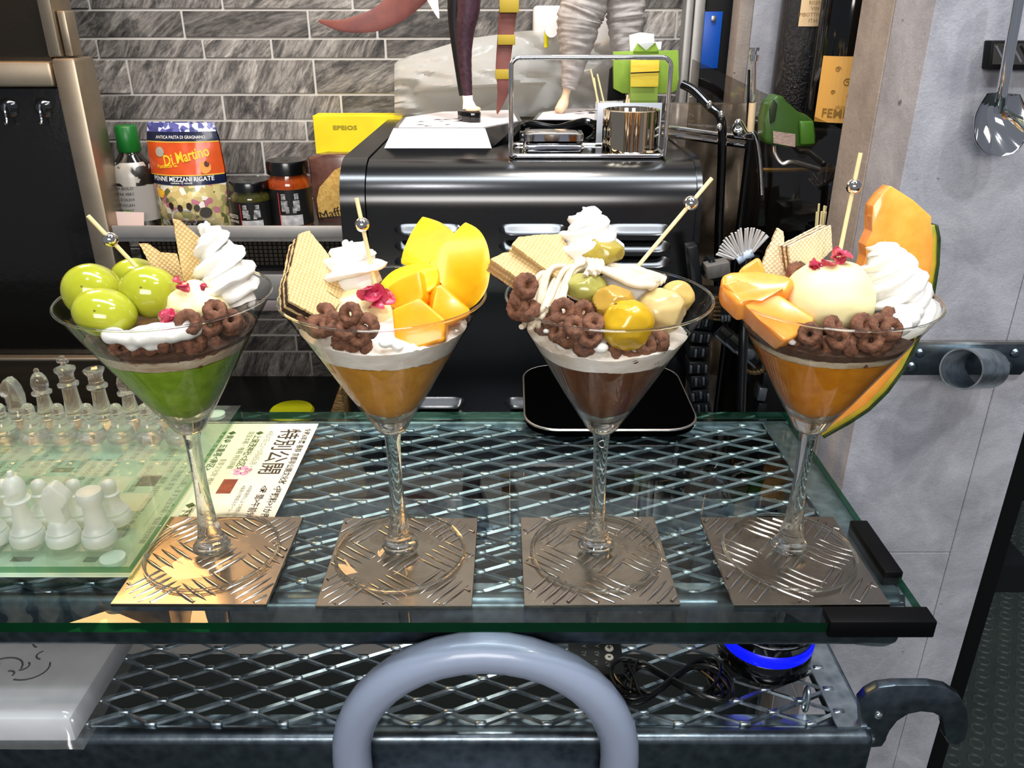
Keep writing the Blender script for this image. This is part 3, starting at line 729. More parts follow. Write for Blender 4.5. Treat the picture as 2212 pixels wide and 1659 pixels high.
# ---- fruit picks with a silver bead
def pick(i, a, b, bead, dy, label, rpx=16):
    pa, pb = A(a[0], a[1], dy[0]), A(b[0], b[1], dy[1]); t = thing('cocktail_pick', label, 'cocktail pick', pb)
    pb2 = pb + (pb - pa).normalized()*0.02
    G().tube([pa, pa + (pb2 - pa)*0.9, pb2], [0.00125, 0.00125, 0.0003], 10).build('stick', MT['wood_pick'], t)
    k = (bead - a[1])/(b[1] - a[1]); c = pa + (pb - pa)*k
    G().ball(c, pxlen(rpx, c), 24, 16).build('bead', MT['bead'], t)
pick(0, (190, 466), (300, 582), 516, (-0.004, 0.006), 'bamboo pick with silver bead stuck in a green grape')
pick(1, (770, 428), (812, 620), 484, (0.0, -0.004), 'bamboo pick with silver bead behind the mango parfait blossom')
pick(2, (1538, 385), (1378, 575), 438, (0.02, 0.01), 'bamboo pick with silver bead leaning out of the chestnut parfait')
pick(3, (1859, 330), (1815, 540), 401, (0.012, 0.004), 'bamboo pick with silver bead standing in the melon parfait')

# ---- wafers
def wafer(label, pxs, p0, n, sheets=3, sheet=0.0019, fill=0.0022, mw=None, mf=None, up=(0, 0, 1)):
    M, pts = outline(pxs, p0, n, up); t = thing('wafer_biscuit', label, 'wafer', M=M)
    z = 0.0; rnd = random.Random(len(label))
    def ragged(pts, amp):
        out = []
        for (a, b) in zip(pts, pts[1:] + pts[:1]):
            m = max(2, int(math.dist(a, b)/0.0016))
            for k in range(m):
                f = k/m; out.append((a[0] + (b[0] - a[0])*f + rnd.uniform(-amp, amp), a[1] + (b[1] - a[1])*f + rnd.uniform(-amp, amp)))
        return out
    cx = sum(p[0] for p in pts)/len(pts); cy = sum(p[1] for p in pts)/len(pts)
    for k in range(sheets):
        G().prism(ragged(pts, 0.00022), z - sheet, z).build('wafer_sheet', mw or MT['waffle'], t, local=True, smooth=30); z -= sheet
        if k < sheets - 1:
            ins = [(cx + (x - cx)*0.975, cy + (y - cy)*0.975) for x, y in pts]
            G().prism(ragged(ins, 0.0004), z - fill, z).build('cream_filling', mf or MT['waf_cream_l'], t, local=True, smooth=30); z -= fill
    return t
wafer('tall upright wafer biscuit beside the whipped cream of the grape parfait', [(374, 475), (392, 479), (438, 520), (452, 640), (402, 640)], A(410, 560, 0.012), (0.42, -0.9, 0.1), 3, 0.0013, 0.0014, MT['waffle'], MT['waf_cream_t'])
wafer('leaning wafer biscuit behind the green grapes', [(300, 526), (318, 525), (346, 545), (382, 548), (404, 640), (345, 610)], A(350, 570, 0.026), (0.35, -0.9, 0.25), 3, 0.0012, 0.0012, MT['waffle'], MT['waf_cream_t'])
wafer('big dark filled wafer triangle, upper one in the mango parfait', [(645, 505), (668, 498), (702, 540), (768, 632), (752, 658), (630, 578)], A(690, 580, -0.006), (0.58, -0.48, 0.64), 3, 0.0018, 0.0046, MT['waffle'], MT['waf_cream_d'])
wafer('dark filled wafer triangle, lower one in the mango parfait', [(628, 575), (640, 580), (738, 652), (700, 690), (625, 650), (622, 600)], A(675, 625, -0.022), (0.56, -0.48, 0.66), 3, 0.0018, 0.0046, MT['waffle'], MT['waf_cream_d'])
wafer('beige wafer biscuit, upper one leaning on the cream of the chestnut parfait', [(1106, 528), (1120, 512), (1170, 506), (1213, 506), (1232, 545), (1246, 575), (1222, 600), (1205, 600)], A(1175, 550, -0.004), (0.25, -0.62, 0.75), 3, 0.0020, 0.0030, MT['waffle'], MT['waf_cream_l'])
wafer('beige wafer biscuit, lower one poking out over the chestnut parfait rim', [(1060, 560), (1085, 547), (1106, 543), (1182, 590), (1195, 620), (1160, 628)], A(1125, 585, -0.010), (0.25, -0.62, 0.75), 3, 0.0020, 0.0030, MT['waffle'], MT['waf_cream_l'])
wafer('pale pointed wafer biscuit behind the melon cubes', [(1640, 590), (1655, 548), (1681, 492), (1692, 500), (1697, 548), (1702, 610), (1660, 615)], A(1675, 555, 0.014), (-0.15, -0.95, 0.2), 2, 0.0016, 0.0020, MT['waffle_p'], MT['waf_cream_t'])
wafer('pale wafer biscuit with toffee edge behind the ice cream of the melon parfait', [(1704, 533), (1795, 487), (1798, 540), (1745, 590), (1712, 590)], A(1755, 540, 0.012), (0.40, -0.9, 0.15), 3, 0.0016, 0.0022, MT['waffle_p'], MT['waf_cream_t'])

# ---- green grape parfait toppings
gf = lambda d: 1 + 0.015*noise.noise(d*1.5)
for (px, py, w, h, dy, lab) in ((200, 630, 63, 61, -0.004, 'large green grape against the rim, left of the picked grape'), (296, 606, 55, 48, 0.030, 'green grape mostly hidden behind the picked grape'),
                                (323, 630, 62, 56, -0.014, 'green grape pierced by the bamboo pick'), (227, 676, 67, 52, -0.034, 'green grape lying lowest at the rim of the glass')):
    c = A(px, py, dy); rw, rh = pxlen(w, c), pxlen(h, c)
    t = thing('green_grape', lab, 'grape', c - Vector((0, 0, rh)))
    Mx = Matrix.Translation(c) @ Matrix.Rotation(0.25, 4, 'Y')
    G().ball((0, 0, 0), (rw, rw*0.92, rh*1.0), 40, 26, gf, Mx).build('berry', MT['grape'], t, smooth=80)
    G().ball(c + Vector((0.1*rw, -0.80*rw, 0.45*rh)), (0.0007, 0.0004, 0.0006), 8, 6).build('blossom_scar', P('scar', '#5c5a12', 0.6), t)
piped(0, 'tall twisted tower of whipped cream in the grape parfait', A(506, 648, 0.004), A(446, 482, 0.012), 0.0162, 3.6, seed=0.4, power=0.55)
blob('ice_cream', 'pale vanilla ice cream mound between the green grapes and the cream', 'ice cream', A(420, 668, -0.010), (0.021, 0.018, 0.017), MT['ice'], 2, 0.16)
def dollop(i, label, pts, seed, mat=None, r=0.008):
    g = G()
    for k, (px, py, rp) in enumerate(pts):
        c = inside(i, px, py, gap=0.0015); rr = pxlen(rp, c); c = c + Vector((0, rr*0.55, -0.1*rr))
        # keep inside the bowl
        while math.hypot(c.x - GXS[i], c.y - GY) + rr*1.16 > bowl_r(c.z) - 0.0014 and rr > 0.002 and c.z < RIM_Z - 0.002: rr *= 0.93
        g.ball(c, (rr*1.15, rr, rr*0.85), 20, 12, lambda d: 1 + 0.14*noise.noise(d*1.8 + Vector((seed + k, 0, 0))))
    o = g.build('soft_cream', mat or MT['cream'], smooth=80)
    md = o.modifiers.new('merge', 'REMESH'); md.mode = 'VOXEL'; md.voxel_size = 0.0010; md.use_smooth_shade = True
    ms = o.modifiers.new('soften', 'SMOOTH'); ms.factor = 0.7; ms.iterations = 14
    return tag(o, label, 'cream')
dollop(0, 'soft white cream pressed against the glass under the lowest grape', [(235, 728, 34), (262, 734, 38), (295, 730, 42), (330, 726, 42), (365, 722, 36), (318, 752, 32), (345, 752, 30), (280, 752, 28), (395, 714, 30)], 1)
def petal(i, label, px, py, dy, w, h, seed, n=5, mat=None):
    c = A(px, py, dy); R = pxlen(w/2*1.25, c); H = pxlen(h/2*1.25, c); rn = random.Random(seed); g = G()
    for q in range(n):
        off = Vector((rn.uniform(-.5, .5)*R, rn.uniform(-.4, .4)*R, rn.uniform(-.45, .45)*H)); a = rn.uniform(0, 6.3)
        Mx = Matrix.Translation(c + off) @ Matrix.Rotation(a, 4, 'Z') @ Matrix.Rotation(rn.uniform(0.2, 1.3), 4, 'X')
        rr = R*rn.uniform(0.5, 0.75); k1, k2 = 14, 5; vs = []; fs = []
        for side in (0, 1):
            for j in range(k2 + 1):
                for k in range(k1):
                    th = 2*PI*k/k1; r_ = rr*j/k2*(1 + 0.22*noise.noise(Vector((math.cos(th), math.sin(th), seed + q))))
                    x, y = r_*math.cos(th), r_*math.sin(th)*0.75
                    z = 0.30*rr*noise.noise(Vector((x/rr*2.0, y/rr*2.0, seed*3 + q))) + 0.35*rr*(j/k2)**2*math.sin(2*th + q)
                    vs.append((x, y, z + (0.00025 if side else -0.00025)))
        m = (k2 + 1)*k1
        for side in (0, 1):
            for j in range(k2):
                for k in range(k1):
                    f = (side*m + j*k1 + k, side*m + j*k1 + (k + 1) % k1, side*m + (j + 1)*k1 + (k + 1) % k1, side*m + (j + 1)*k1 + k)
                    fs.append(f if side else tuple(reversed(f)))
        for k in range(k1): fs.append((k2*k1 + k, k2*k1 + (k + 1) % k1, m + k2*k1 + (k + 1) % k1, m + k2*k1 + k))
        g.add(vs, fs, Mx)
    return tag(g.build('blossom_petal', mat or MT['petal'], smooth=60), label, 'petal')
petal(0, 'crumpled pink blossom between the picked grape and the wafer', 390, 612, -0.020, 34, 34, 1, 4)
petal(0, 'crumpled pink blossom beside the cereal rings of the grape parfait', 366, 684, -0.040, 46, 42, 2, 5)
petal(0, 'small curled pink petal at the foot of the tall whipped cream', 446, 620, -0.030, 28, 14, 3, 2)

# ---- mango parfait toppings
def slab(name, label, cat, pxs, p0, n, th, mat, b=0.0016, seg=3, taper=1.0, group=None):
    M, pts = outline(pxs, p0, n)
    o = G().prism(pts, -th, 0.0, M, b, seg=seg, taper=taper).build(name, mat, smooth=45)
    return tag(o, label, cat, group)
def smooth_px(pxs, n=4): return [(p.x, p.y) for p in spline([(x, y, 0) for x, y in pxs], n)]
mg = thing('mango_cheek', 'large yellow mango cheek cut into fanned lobes', 'mango', A(950, 690, 0.01))
lobes = [(smooth_px([(866, 568), (872, 540), (890, 500), (911, 469)]) + smooth_px([(914, 468), (945, 480), (975, 506), (1000, 540), (985, 572), (930, 575), (880, 575)]), 0.012, (-0.15, -0.95, 0.28)),
         (smooth_px([(1006, 480), (1035, 497), (1053, 530), (1059, 575), (1053, 620), (1035, 650), (1013, 668)]) + smooth_px([(1010, 668), (975, 640), (930, 575), (945, 545), (975, 510), (1000, 484)]), 0.004, (0.10, -0.93, 0.30)),
         (smooth_px([(808, 640), (825, 608), (855, 582), (905, 568), (940, 572)]) + smooth_px([(945, 580), (940, 620), (880, 650), (825, 660)]), 0.000, (-0.1, -0.85, 0.5))]
for k, (pp, dy, n) in enumerate(lobes):
    M, pts = outline(pp, A(940, 580, dy), n)
    G().prism(pts, -0.013, 0.0, M, 0.0018, seg=3, taper=1.0).build('lobe', MT['mango'], mg, smooth=50)
for (lab, pxs, dy, n, th) in (
        ('orange mango cube, backmost of the three beside the blossom', [(836, 620), (862, 600), (906, 582), (914, 640), (905, 660), (845, 665)], -0.012, (-0.25, -0.8, 0.5), 0.020),
        ('orange mango cube resting on the mango parfait rim', [(934, 672), (940, 617), (955, 612), (1018, 668), (1014, 682), (965, 702), (935, 690)], -0.020, (0.3, -0.75, 0.55), 0.020),
        ('largest orange mango cube, pressed into the white cream', [(846, 668), (905, 642), (962, 690), (960, 735), (905, 752), (872, 752), (852, 735)], -0.037, (-0.05, -0.85, 0.45), 0.022)):
    slab('mango_cube', lab, 'mango', pxs, A(sum(p[0] for p in pxs)/len(pxs), sum(p[1] for p in pxs)/len(pxs), dy), n, th, MT['mango_d'], 0.0018)
piped(1, 'small rosette of whipped cream behind the mango parfait pick', A(768, 600, 0.006), A(762, 528, 0.012), 0.0165, 2.6, seed=1.2, power=0.55)
blob('ice_cream', 'pale vanilla ice cream under the mango parfait blossom', 'ice cream', A(780, 690, -0.006), (0.024, 0.022, 0.020), MT['ice'], 5, 0.10)
petal(1, 'bright crumpled pink blossom on the mango parfait ice cream', 808, 642, -0.022, 62, 44, 5, 7)
dollop(1, 'soft white cream under the mango cubes', [(830, 745, 30), (858, 752, 30), (890, 758, 30), (925, 752, 30), (955, 738, 30), (985, 718, 28)], 9)

# ---- chestnut parfait toppings
def chestnut(lab, px, py, w, h, dy, cols, seed, spot=False):
    c = A(px, py, dy); rx, rz = pxlen(w/2, c), pxlen(h/2, c); rn = random.Random(seed)
    pl = []
    for k in range(13):
        th = rn.uniform(0, 2*PI); zz = -0.9 + 1.8*k/12; pl.append((Vector((math.cos(th*1.0 + k*2.4)*math.sqrt(1 - zz*zz), math.sin(th*0 + k*2.4)*math.sqrt(1 - zz*zz), zz)).normalized(), rn.uniform(0.80, 0.93)))
    def f(d):
        q = 1.0
        for n_, h_ in pl:
            dn = d.dot(n_)
            if dn > 0.2: q = min(q, h_/dn)
        return q*(1 + 0.02*noise.noise(d*4 + Vector((seed, 0, 0))))
    m = P('candied_chestnut', cols[0], 0.25, coat=0.4, sss=0.3, sss_r=(0.005, 0.004, 0.001), col2=cols[1], vscale=60)
    t = thing('candied_chestnut', lab, 'chestnut', c - Vector((0, 0, rz)))
    G().ball(c, (rx*1.06, rx*0.85, rz*1.06), 48, 30, f).build('kernel', m, t, smooth=28)
    if spot: G().ball(c + Vector((0.0, -0.83*rx, 0.12*rz)), (0.0016, 0.0008, 0.0022), 10, 8, lambda d: 1 + 0.4*noise.noise(d*3)).build('dark_eye', P('chestnut_eye', '#4a2f14', 0.7), t)
chestnut('olive yellow candied chestnut on top of the whipped cream', 1299, 545, 96, 62, 0.002, ('#b09a3c', '#8f7f2c'), 3)
chestnut('greenish candied chestnut under the piped strands', 1266, 622, 90, 66, -0.018, ('#8f8a3c', '#a8a052'), 4)
chestnut('amber candied chestnut with a dark brown eye', 1326, 655, 92, 76, -0.030, ('#b8933c', '#a07c2c'), 5, True)
chestnut('glossy golden candied chestnut hanging lowest at the chestnut parfait rim', 1356, 702, 110, 108, -0.040, ('#c9a21a', '#b08a14'), 6)
chestnut('broad pale beige chestnut beside the golden one', 1428, 672, 106, 96, -0.022, ('#c8b078', '#bca268'), 7)
chestnut('pale beige chestnut farthest along the rim behind the broad one', 1462, 645, 74, 76, -0.004, ('#c4a860', '#b89a58'), 8)
piped(2, 'pointed whipped cream rosette behind the top chestnut', A(1272, 555, 0.014), A(1268, 452, 0.016), 0.0170, 3.0, seed=2.0, power=0.5, deep=0.24)
blob('ice_cream', 'white ice cream showing under the chestnut cream', 'ice cream', A(1345, 640, 0.002), (0.022, 0.018, 0.015), MT['milk'], 8, 0.12)
mb = thing('chestnut_cream', 'piped beige chestnut cream draped in strands over the parfait', 'chestnut cream', A(1290, 660, -0.01))
rn = random.Random(4)
for k in range(15):
    sx, sy = 1300 - k*6 + rn.uniform(-6, 6), 572 + k*1.2 + rn.uniform(-6, 6); ex, ey = 1222 - k*5.5 + rn.uniform(-8, 8), 636 + k*4.2 + rn.uniform(-10, 12)
    mx, my = (sx + ex)/2 - 12 + rn.uniform(-6, 6), min(sy, ey) + 8 + rn.uniform(-4, 10)
    pts = spline([A(sx, sy, 0.000), A(mx, my, -0.012 + rn.uniform(-.003, .003)), A(ex, ey, -0.026 + rn.uniform(-.005, .004)), A(ex - 8 + rn.uniform(-6, 10), ey + 16, -0.030)], 8)
    G().tube(pts, [0.0017 + 0.0002*noise.noise(Vector((q*.4, k, 0))) for q in range(len(pts))], 9).build('strand', MT['montblanc'], mb, smooth=80)
for k in range(13):
    j = lambda q: rn.uniform(-q, q); f = k/12; d = 0.004 - 0.022*f
    pts = spline([A(1284 + j(8), 566 + 12*f + j(4), d), A(1322 + j(8), 572 + 26*f + j(4), d - 0.004), A(1362 + j(8), 578 + 34*f + j(5), d - 0.005), A(1404 + j(8), 588 + 30*f + j(5), d - 0.004), A(1434 - 26*f + j(6), 602 + 18*f + j(5), d - 0.002)], 8)
    G().tube(pts, [0.0022*(1 - 0.35*abs(q/len(pts) - .4)) for q in range(len(pts))], 9).build('strand', MT['montblanc'], mb, smooth=80)
for k in range(4):
    pts = spline([A(1270 + k*9, 560, -0.004), A(1276 + k*8, 575, -0.016), A(1264 + k*9, 596 - (k % 2)*8, -0.022)], 6)
    G().tube(pts, 0.0018, 9).build('strand', MT['montblanc'], mb, smooth=80)
dollop(2, 'soft white cream pressed against the chestnut parfait glass', [(1195, 735, 34), (1215, 752, 38), (1250, 768, 40), (1285, 778, 40), (1300, 755, 36), (1230, 778, 34), (1265, 788, 30), (1305, 782, 28), (1180, 718, 28)], 20)

# ---- melon parfait toppings
outer = [(1925, 402), (1972, 432), (2012, 468), (2027, 485), (2033, 515), (2030, 570), (2020, 640), (2003, 690), (1984, 742), (1955, 800), (1920, 848), (1880, 888), (1838, 915), (1800, 936), (1780, 948)]
inner = [(1764, 942), (1775, 925), (1808, 905), (1845, 870), (1890, 815), (1918, 770), (1930, 735), (1915, 700), (1880, 660), (1856, 625), (1860, 590), (1872, 555), (1870, 530), (1885, 500), (1884, 470), (1886, 445), (1905, 420)]
pm = Vector(A(1950, 600, 0.030)); nm = (-0.10, -0.98, 0.12)
def toward(p, q, k): return (p[0] + (q[0] - p[0])*k, p[1] + (q[1] - p[1])*k)
ocurve = outer[3:]
def inset(c, d):
    out = []
    for i, p in enumerate(c):
        a, b = c[max(0, i - 1)], c[min(len(c) - 1, i + 1)]; dx, dy = b[0] - a[0], b[1] - a[1]; L = math.hypot(dx, dy)
        out.append((p[0] - dy/L*d*1.0, p[1] + dx/L*d*1.0))
    return out
i1, i2 = inset(ocurve, 7), inset(ocurve, 17)
ml = thing('melon_slice', 'long curved orange melon slice with green rind hooked on the glass', 'melon', A(1900, 940, 0.03))
def mprism(pp, nm_, mt, b, z0=-0.016, z1=0.0):
    M, pts = outline(pp, pm, nm); G().prism(pts, z0, z1, M, b, seg=2).build(nm_, mt, ml, smooth=50)
mprism(outer[:3] + i2 + inner, 'flesh', MT['melon'], 0.0012)
mprism(i1 + list(reversed(i2)), 'inner_rind', P('melon_inner_rind', '#c9a02a', 0.35, col2='#8f8f2a', vscale=60, coat=0.2), 0.0003, -0.0158, -0.0002)
mprism(ocurve + list(reversed(i1)), 'skin', P('melon_skin', '#33471a', 0.5, col2='#15240c', vscale=90, bump=0.4, bscale=120), 0.0005, -0.0162, 0.0002)
for (lab, pxs, dy, n, th) in (
        ('upright orange melon piece in front of the pale wafer', [(1590, 600), (1600, 578), (1640, 552), (1655, 585), (1650, 610), (1605, 612)], -0.006, (-0.2, -0.85, 0.4), 0.016),
        ('orange melon piece leaning out over the melon parfait rim', [(1558, 592), (1580, 584), (1640, 582), (1700, 592), (1722, 604), (1700, 632), (1640, 640), (1600, 660), (1560, 622)], -0.016, (-0.1, -0.55, 0.82), 0.018),
        ('long orange melon wedge sliding down into the melon parfait', [(1560, 612), (1592, 600), (1612, 615), (1680, 632), (1762, 686), (1752, 706), (1705, 735), (1690, 735), (1640, 690)], -0.028, (-0.05, -0.75, 0.65), 0.018)):
    slab('melon_piece', lab, 'melon', pxs, A(sum(p[0] for p in pxs)/len(pxs), sum(p[1] for p in pxs)/len(pxs), dy), n, th, MT['melon'], 0.0035, 4)
blob('ice_cream', 'smooth pale yellow ice cream scoop under the red blossom', 'ice cream', A(1792, 642, -0.012), (0.0260, 0.024, 0.0215), MT['ice'], 3, 0.10, 1.6)
petal(3, 'red pink blossom strip on the melon parfait ice cream', 1775, 570, -0.016, 50, 26, 8, 4)
petal(3, 'red pink blossom tip leaning on the melon parfait pick', 1812, 552, -0.012, 46, 34, 9, 4)
piped(3, 'whipped cream rosette between the ice cream and the melon slice', A(1935, 680, 0.000), A(1903, 528, 0.004), 0.0185, 4.2, seed=3.3, power=0.42)
dollop(3, 'soft white cream under the melon pieces', [(1622, 672, 26), (1645, 696, 30), (1668, 722, 32), (1692, 740, 34), (1716, 742, 28)], 30)
dollop(3, 'soft white cream at the foot of the melon parfait rosette', [(1958, 690, 34), (1940, 706, 32), (1975, 676, 26)], 31)

# =================================================================== flyer under the chess board
FX0, FX1, FY0, FY1 = -0.50, -0.180, 0.452, 0.680
fl = thing('flyer', 'pale green Japanese event flyer lying under the glass chess board', 'flyer', ((FX0 + FX1)/2, 0.56, 0.0003))
t = NT('flyer_print'); b = t.n('ShaderNodeBsdfPrincipled'); tc = t.n('ShaderNodeTexCoord'); sx = t.n('ShaderNodeSeparateXYZ'); t.l(tc.outputs['Object'], sx.inputs[0])
mr = t.n('ShaderNodeMapRange'); t.l(sx.outputs['X'], mr.inputs[0]); t.val(mr, From_Min=-0.02, From_Max=0.15)
v = t.coord('Object'); wob = t.math('ADD', mr.outputs[0], t.math('MULTIPLY', t.math('SUBTRACT', t.noise(v, 14, 3), 0.5), 0.5))
t.l(t.ramp(wob, [(0.1, lin('#a3b8a8')), (0.45, lin('#b0b898')), (0.75, lin('#bcc09c')), (0.92, lin('#cfccbe'))]), b.inputs['Base Color']); t.val(b, Roughness=0.55)
G().box(FX0, FX1, FY0, FY1, 0.0002, 0.0005).build('paper', t.fin(b.outputs[0]), fl, smooth=0)
ink = P('flyer_ink', '#2b2416', 0.6); ink_g = P('flyer_green_ink', '#2f4716', 0.6); ink_l = P('flyer_grey_ink', '#5c6448', 0.6)
def ftext(body, size, x, y, m=ink, bold=0.0, width=None):
    M = Matrix.Translation((x, y, 0.00052)) @ Matrix.Rotation(-PI/2, 4, 'Z')
    return text_obj(body, size, M, m, fl, 'printed_text', align='LEFT', bold=bold, width=width, lift=0.00005)
ftext('特別公開', 0.0205, -0.2035, 0.6690, ink, 0.012)
ftext('令和6年度 春期 京都非公開文化財', 0.0066, -0.1875, 0.6700, ink, 0.02, 0.098)
ftext('<拝観料>1か所 大人 1000円', 0.0072, -0.1885, 0.5700, ink, 0.02)
ftext('<時 間>午前9時~午後4時', 0.0072, -0.2000, 0.5700, ink, 0.02)
ftext('※拝観場所により時間が異なる場合があります', 0.0040, -0.2110, 0.5700, ink_l)
ftext('※最新の情報はホームページをご確認ください', 0.0040, -0.2165, 0.5700, ink_l)
ftext('4月27日(土)～5月6日(月・休)', 0.0062, -0.2200, 0.6650, ink_l, 0, 0.075)
ftext('◆上賀茂神社<北区>', 0.0075, -0.2300, 0.6650, ink_g, 0.02)
ftext('◆東寺 五重塔<南区>', 0.0075, -0.2550, 0.6650, ink_g, 0.02)
ftext('◆下鴨神社<左京区>', 0.0080, -0.2500, 0.5450, ink_g, 0.02)
rn = random.Random(3)
LINE = ['国宝本殿・権殿 特別拝観', '重要文化財 襖絵を公開', '初公開の仏像と庭園', '期間中 毎日公開します', '大方丈 障壁画 茶室']
for k in range(26):
    x = -0.237 - k*0.0098 + rn.uniform(-.001, .001)
    if abs(x + 0.255) < 0.004: continue
    y = 0.664 - rn.choice((0, 0, 0.012, 0.05)); ftext(LINE[k % 5], 0.0060, x, y, ink_g if k % 3 == 0 else ink_l)
    if k % 2: ftext(LINE[(k + 2) % 5], 0.0055, x, 0.560 - rn.uniform(0, .03), ink_l)
def fpic(p0, p1, c1, c2, seed, nm='printed_photo'):
    a, b_ = atZ(*p0, 0.0006), atZ(*p1, 0.0006)
    x0, x1 = sorted((a.x, b_.x)); y0, y1 = sorted((a.y, b_.y))
    G().box(x0, x1, y0, y1, 0.0005, 0.00058).build(nm, P('photo_print', c1, 0.5, col2=c2, vscale=130, vdist=1.0), fl, smooth=0)
fpic((465, 1066), (515, 1035), '#8a3a1c', '#5a2014', 1)
fpic((290, 1050), (352, 1026), '#6b6248', '#4a4230', 2)
fpic((108, 1020), (162, 1010), '#4b5238', '#7d8662', 3)
fpic((310, 1138), (345, 1090), '#4c4a38', '#7a765c', 4)
fpic((178, 1214), (215, 1203), '#3c5030', '#66805a', 5)
fpic((20, 1213), (75, 1203), '#5c6650', '#38422e', 6)
g = G()
c = atZ(523, 1017, 0.0006)
for k in range(5):
    a = 2*PI*k/5 + 0.3; M = Matrix.Translation((c.x + 0.0050*math.cos(a), c.y + 0.0050*math.sin(a), 0.00056))
    g.add([(0.0034*math.cos(q*PI/8), 0.0034*math.sin(q*PI/8), 0) for q in range(16)], [tuple(range(16))], M)
g.build('printed_blossom', P('pink_print', '#d48a9c', 0.6), fl, smooth=0)

# =================================================================== glass chess set
BX0, BX1, BY0, BY1 = -0.505, -0.2575, 0.452, 0.701; BZ0, BZ1 = 0.0040, 0.0090
bd = thing('chess_board', 'pale green glass chess board on small round feet', 'chess board', (-0.38, 0.57, 0.0006))
g = G(); bo = [(-0.505, BY0), (BX1, BY0), (BX1, BY1), (-0.505, BY1)]
mb_ = thin_glass('board_glass', '#f3f8f2', '#c0d4c4', 0.04, milky=0.04)
g.add([(x, y, BZ1) for x, y in bo], [(0, 1, 2, 3)]); g.add([(x, y, BZ0) for x, y in bo], [(3, 2, 1, 0)])
g.build('board_sheet', mb_, bd, smooth=0)
g = G()
for a, b_ in zip(bo, bo[1:] + bo[:1]):
    g.add([(a[0], a[1], BZ0), (b_[0], b_[1], BZ0), (b_[0], b_[1], BZ1), (a[0], a[1], BZ1)], [(0, 1, 2, 3)])
g.build('board_edge', thin_glass('board_edge_glass', '#9cc4a6', '#6a9a78', 0.12), bd, smooth=0)
SQ = 0.0252; frost = thin_glass('frosted_square', '#f2f6f0', '#c8d6cc', 0.03, 0.3, milky=0.09)
CX0, CYR = -0.2905, 0.482
for r_ in range(8):
    for c_ in range(8):
        if (r_ + c_) % 2: continue
        x, y = CX0 - c_*SQ, CYR + r_*SQ
        G().add([(x - SQ/2, y - SQ/2, BZ1 + 0.0001), (x + SQ/2, y - SQ/2, BZ1 + 0.0001), (x + SQ/2, y + SQ/2, BZ1 + 0.0001), (x - SQ/2, y + SQ/2, BZ1 + 0.0001)], [(0, 1, 2, 3)]).build('frosted_square', frost, bd, smooth=0)
mf = P('white_foot', '#dfe6e2', 0.5)
for px, py in ((466, 893), (243, 1203)):
    c = atZ(px, py, BZ0); G().lathe([(0, 0.0006), (0.0085, 0.0006), (0.0085, BZ0 - 0.0001), (0, BZ0 - 0.0001)], (c.x, c.y, 0), 24).build('foot', mf, bd)
for px, py in ((20, 893),):
    G().lathe([(0, 0.0006), (0.0085, 0.0006), (0.0085, BZ0 - 0.0001), (0, BZ0 - 0.0001)], (-0.49, 0.69, 0), 24).build('foot', mf, bd)
    G().lathe([(0, 0.0006), (0.0085, 0.0006), (0.0085, BZ0 - 0.0001), (0, BZ0 - 0.0001)], (-0.49, 0.465, 0), 24).build('foot', mf, bd)
def cyl_base(h):
    return [(0, 0), (0.0112, 0), (0.0116, 0.0015), (0.0116, 0.0055), (0.0108, 0.0075), (0.0098, 0.0085), (0.0102, 0.0098), (0.0090, 0.0112)]
PROF = {
    'pawn': cyl_base(0) + [(0.0062, 0.0150), (0.0050, 0.0205), (0.0066, 0.0222), (0.0066, 0.0236), (0.0046, 0.0248), (0.0052, 0.0275), (0.0052, 0.0305), (0.0040, 0.0330), (0.0020, 0.0343), (0, 0.0345)],
    'bishop': cyl_base(0) + [(0.0072, 0.0150), (0.0058, 0.0240), (0.0052, 0.0310), (0.0082, 0.0325), (0.0084, 0.0343), (0.0052, 0.0357), (0.0068, 0.0385), (0.0072, 0.0430), (0.0060, 0.0480), (0.0038, 0.0515), (0.0020, 0.0525), (0.0024, 0.0545), (0.0015, 0.0563), (0, 0.0566)],
    'queen': cyl_base(0) + [(0.0076, 0.0160), (0.0064, 0.0260), (0.0058, 0.0370), (0.0086, 0.0385), (0.0088, 0.0405), (0.0060, 0.0420), (0.0064, 0.0440), (0.0058, 0.0455), (0.0062, 0.0480), (0.0058, 0.0495), (0.0084, 0.0540), (0.0090, 0.0556), (0.0078, 0.0562), (0.0040, 0.0545), (0, 0.0542)],
    'king': cyl_base(0) + [(0.0078, 0.0160), (0.0066, 0.0270), (0.0060, 0.0390), (0.0086, 0.0405), (0.0088, 0.0425), (0.0060, 0.0440), (0.0064, 0.0460), (0.0058, 0.0475), (0.0064, 0.0500), (0.0062, 0.0515), (0.0088, 0.0550), (0.0088, 0.0568), (0.0050, 0.0585), (0, 0.0590)],
    'rook': cyl_base(0) + [(0.0074, 0.0150), (0.0066, 0.0260), (0.0062, 0.0300), (0.0086, 0.0330), (0.0088, 0.0390), (0.0080, 0.0408), (0.0050, 0.0416), (0, 0.0418)],
    'knight': cyl_base(0) + [(0.0080, 0.0150), (0.0066, 0.0180), (0, 0.0185)]}
KN = [(-0.0062, 0.0165), (0.0068, 0.0165), (0.0060, 0.0250), (0.0048, 0.0300), (0.0075, 0.0320), (0.0108, 0.0330), (0.0116, 0.0360), (0.0105, 0.0395), (0.0060, 0.0440), (0.0030, 0.0480), (0.0010, 0.0462), (-0.0030, 0.0450), (-0.0062, 0.0390), (-0.0078, 0.0300)]
t = NT('clear_chess_glass'); ga = t.n('ShaderNodeBsdfGlass'); t.val(ga, Roughness=0.02, IOR=1.45); gb = t.n('ShaderNodeBsdfTransparent'); gc = t.n('ShaderNodeBsdfTranslucent'); gc.inputs[0].default_value = lin('#f4f8f4')
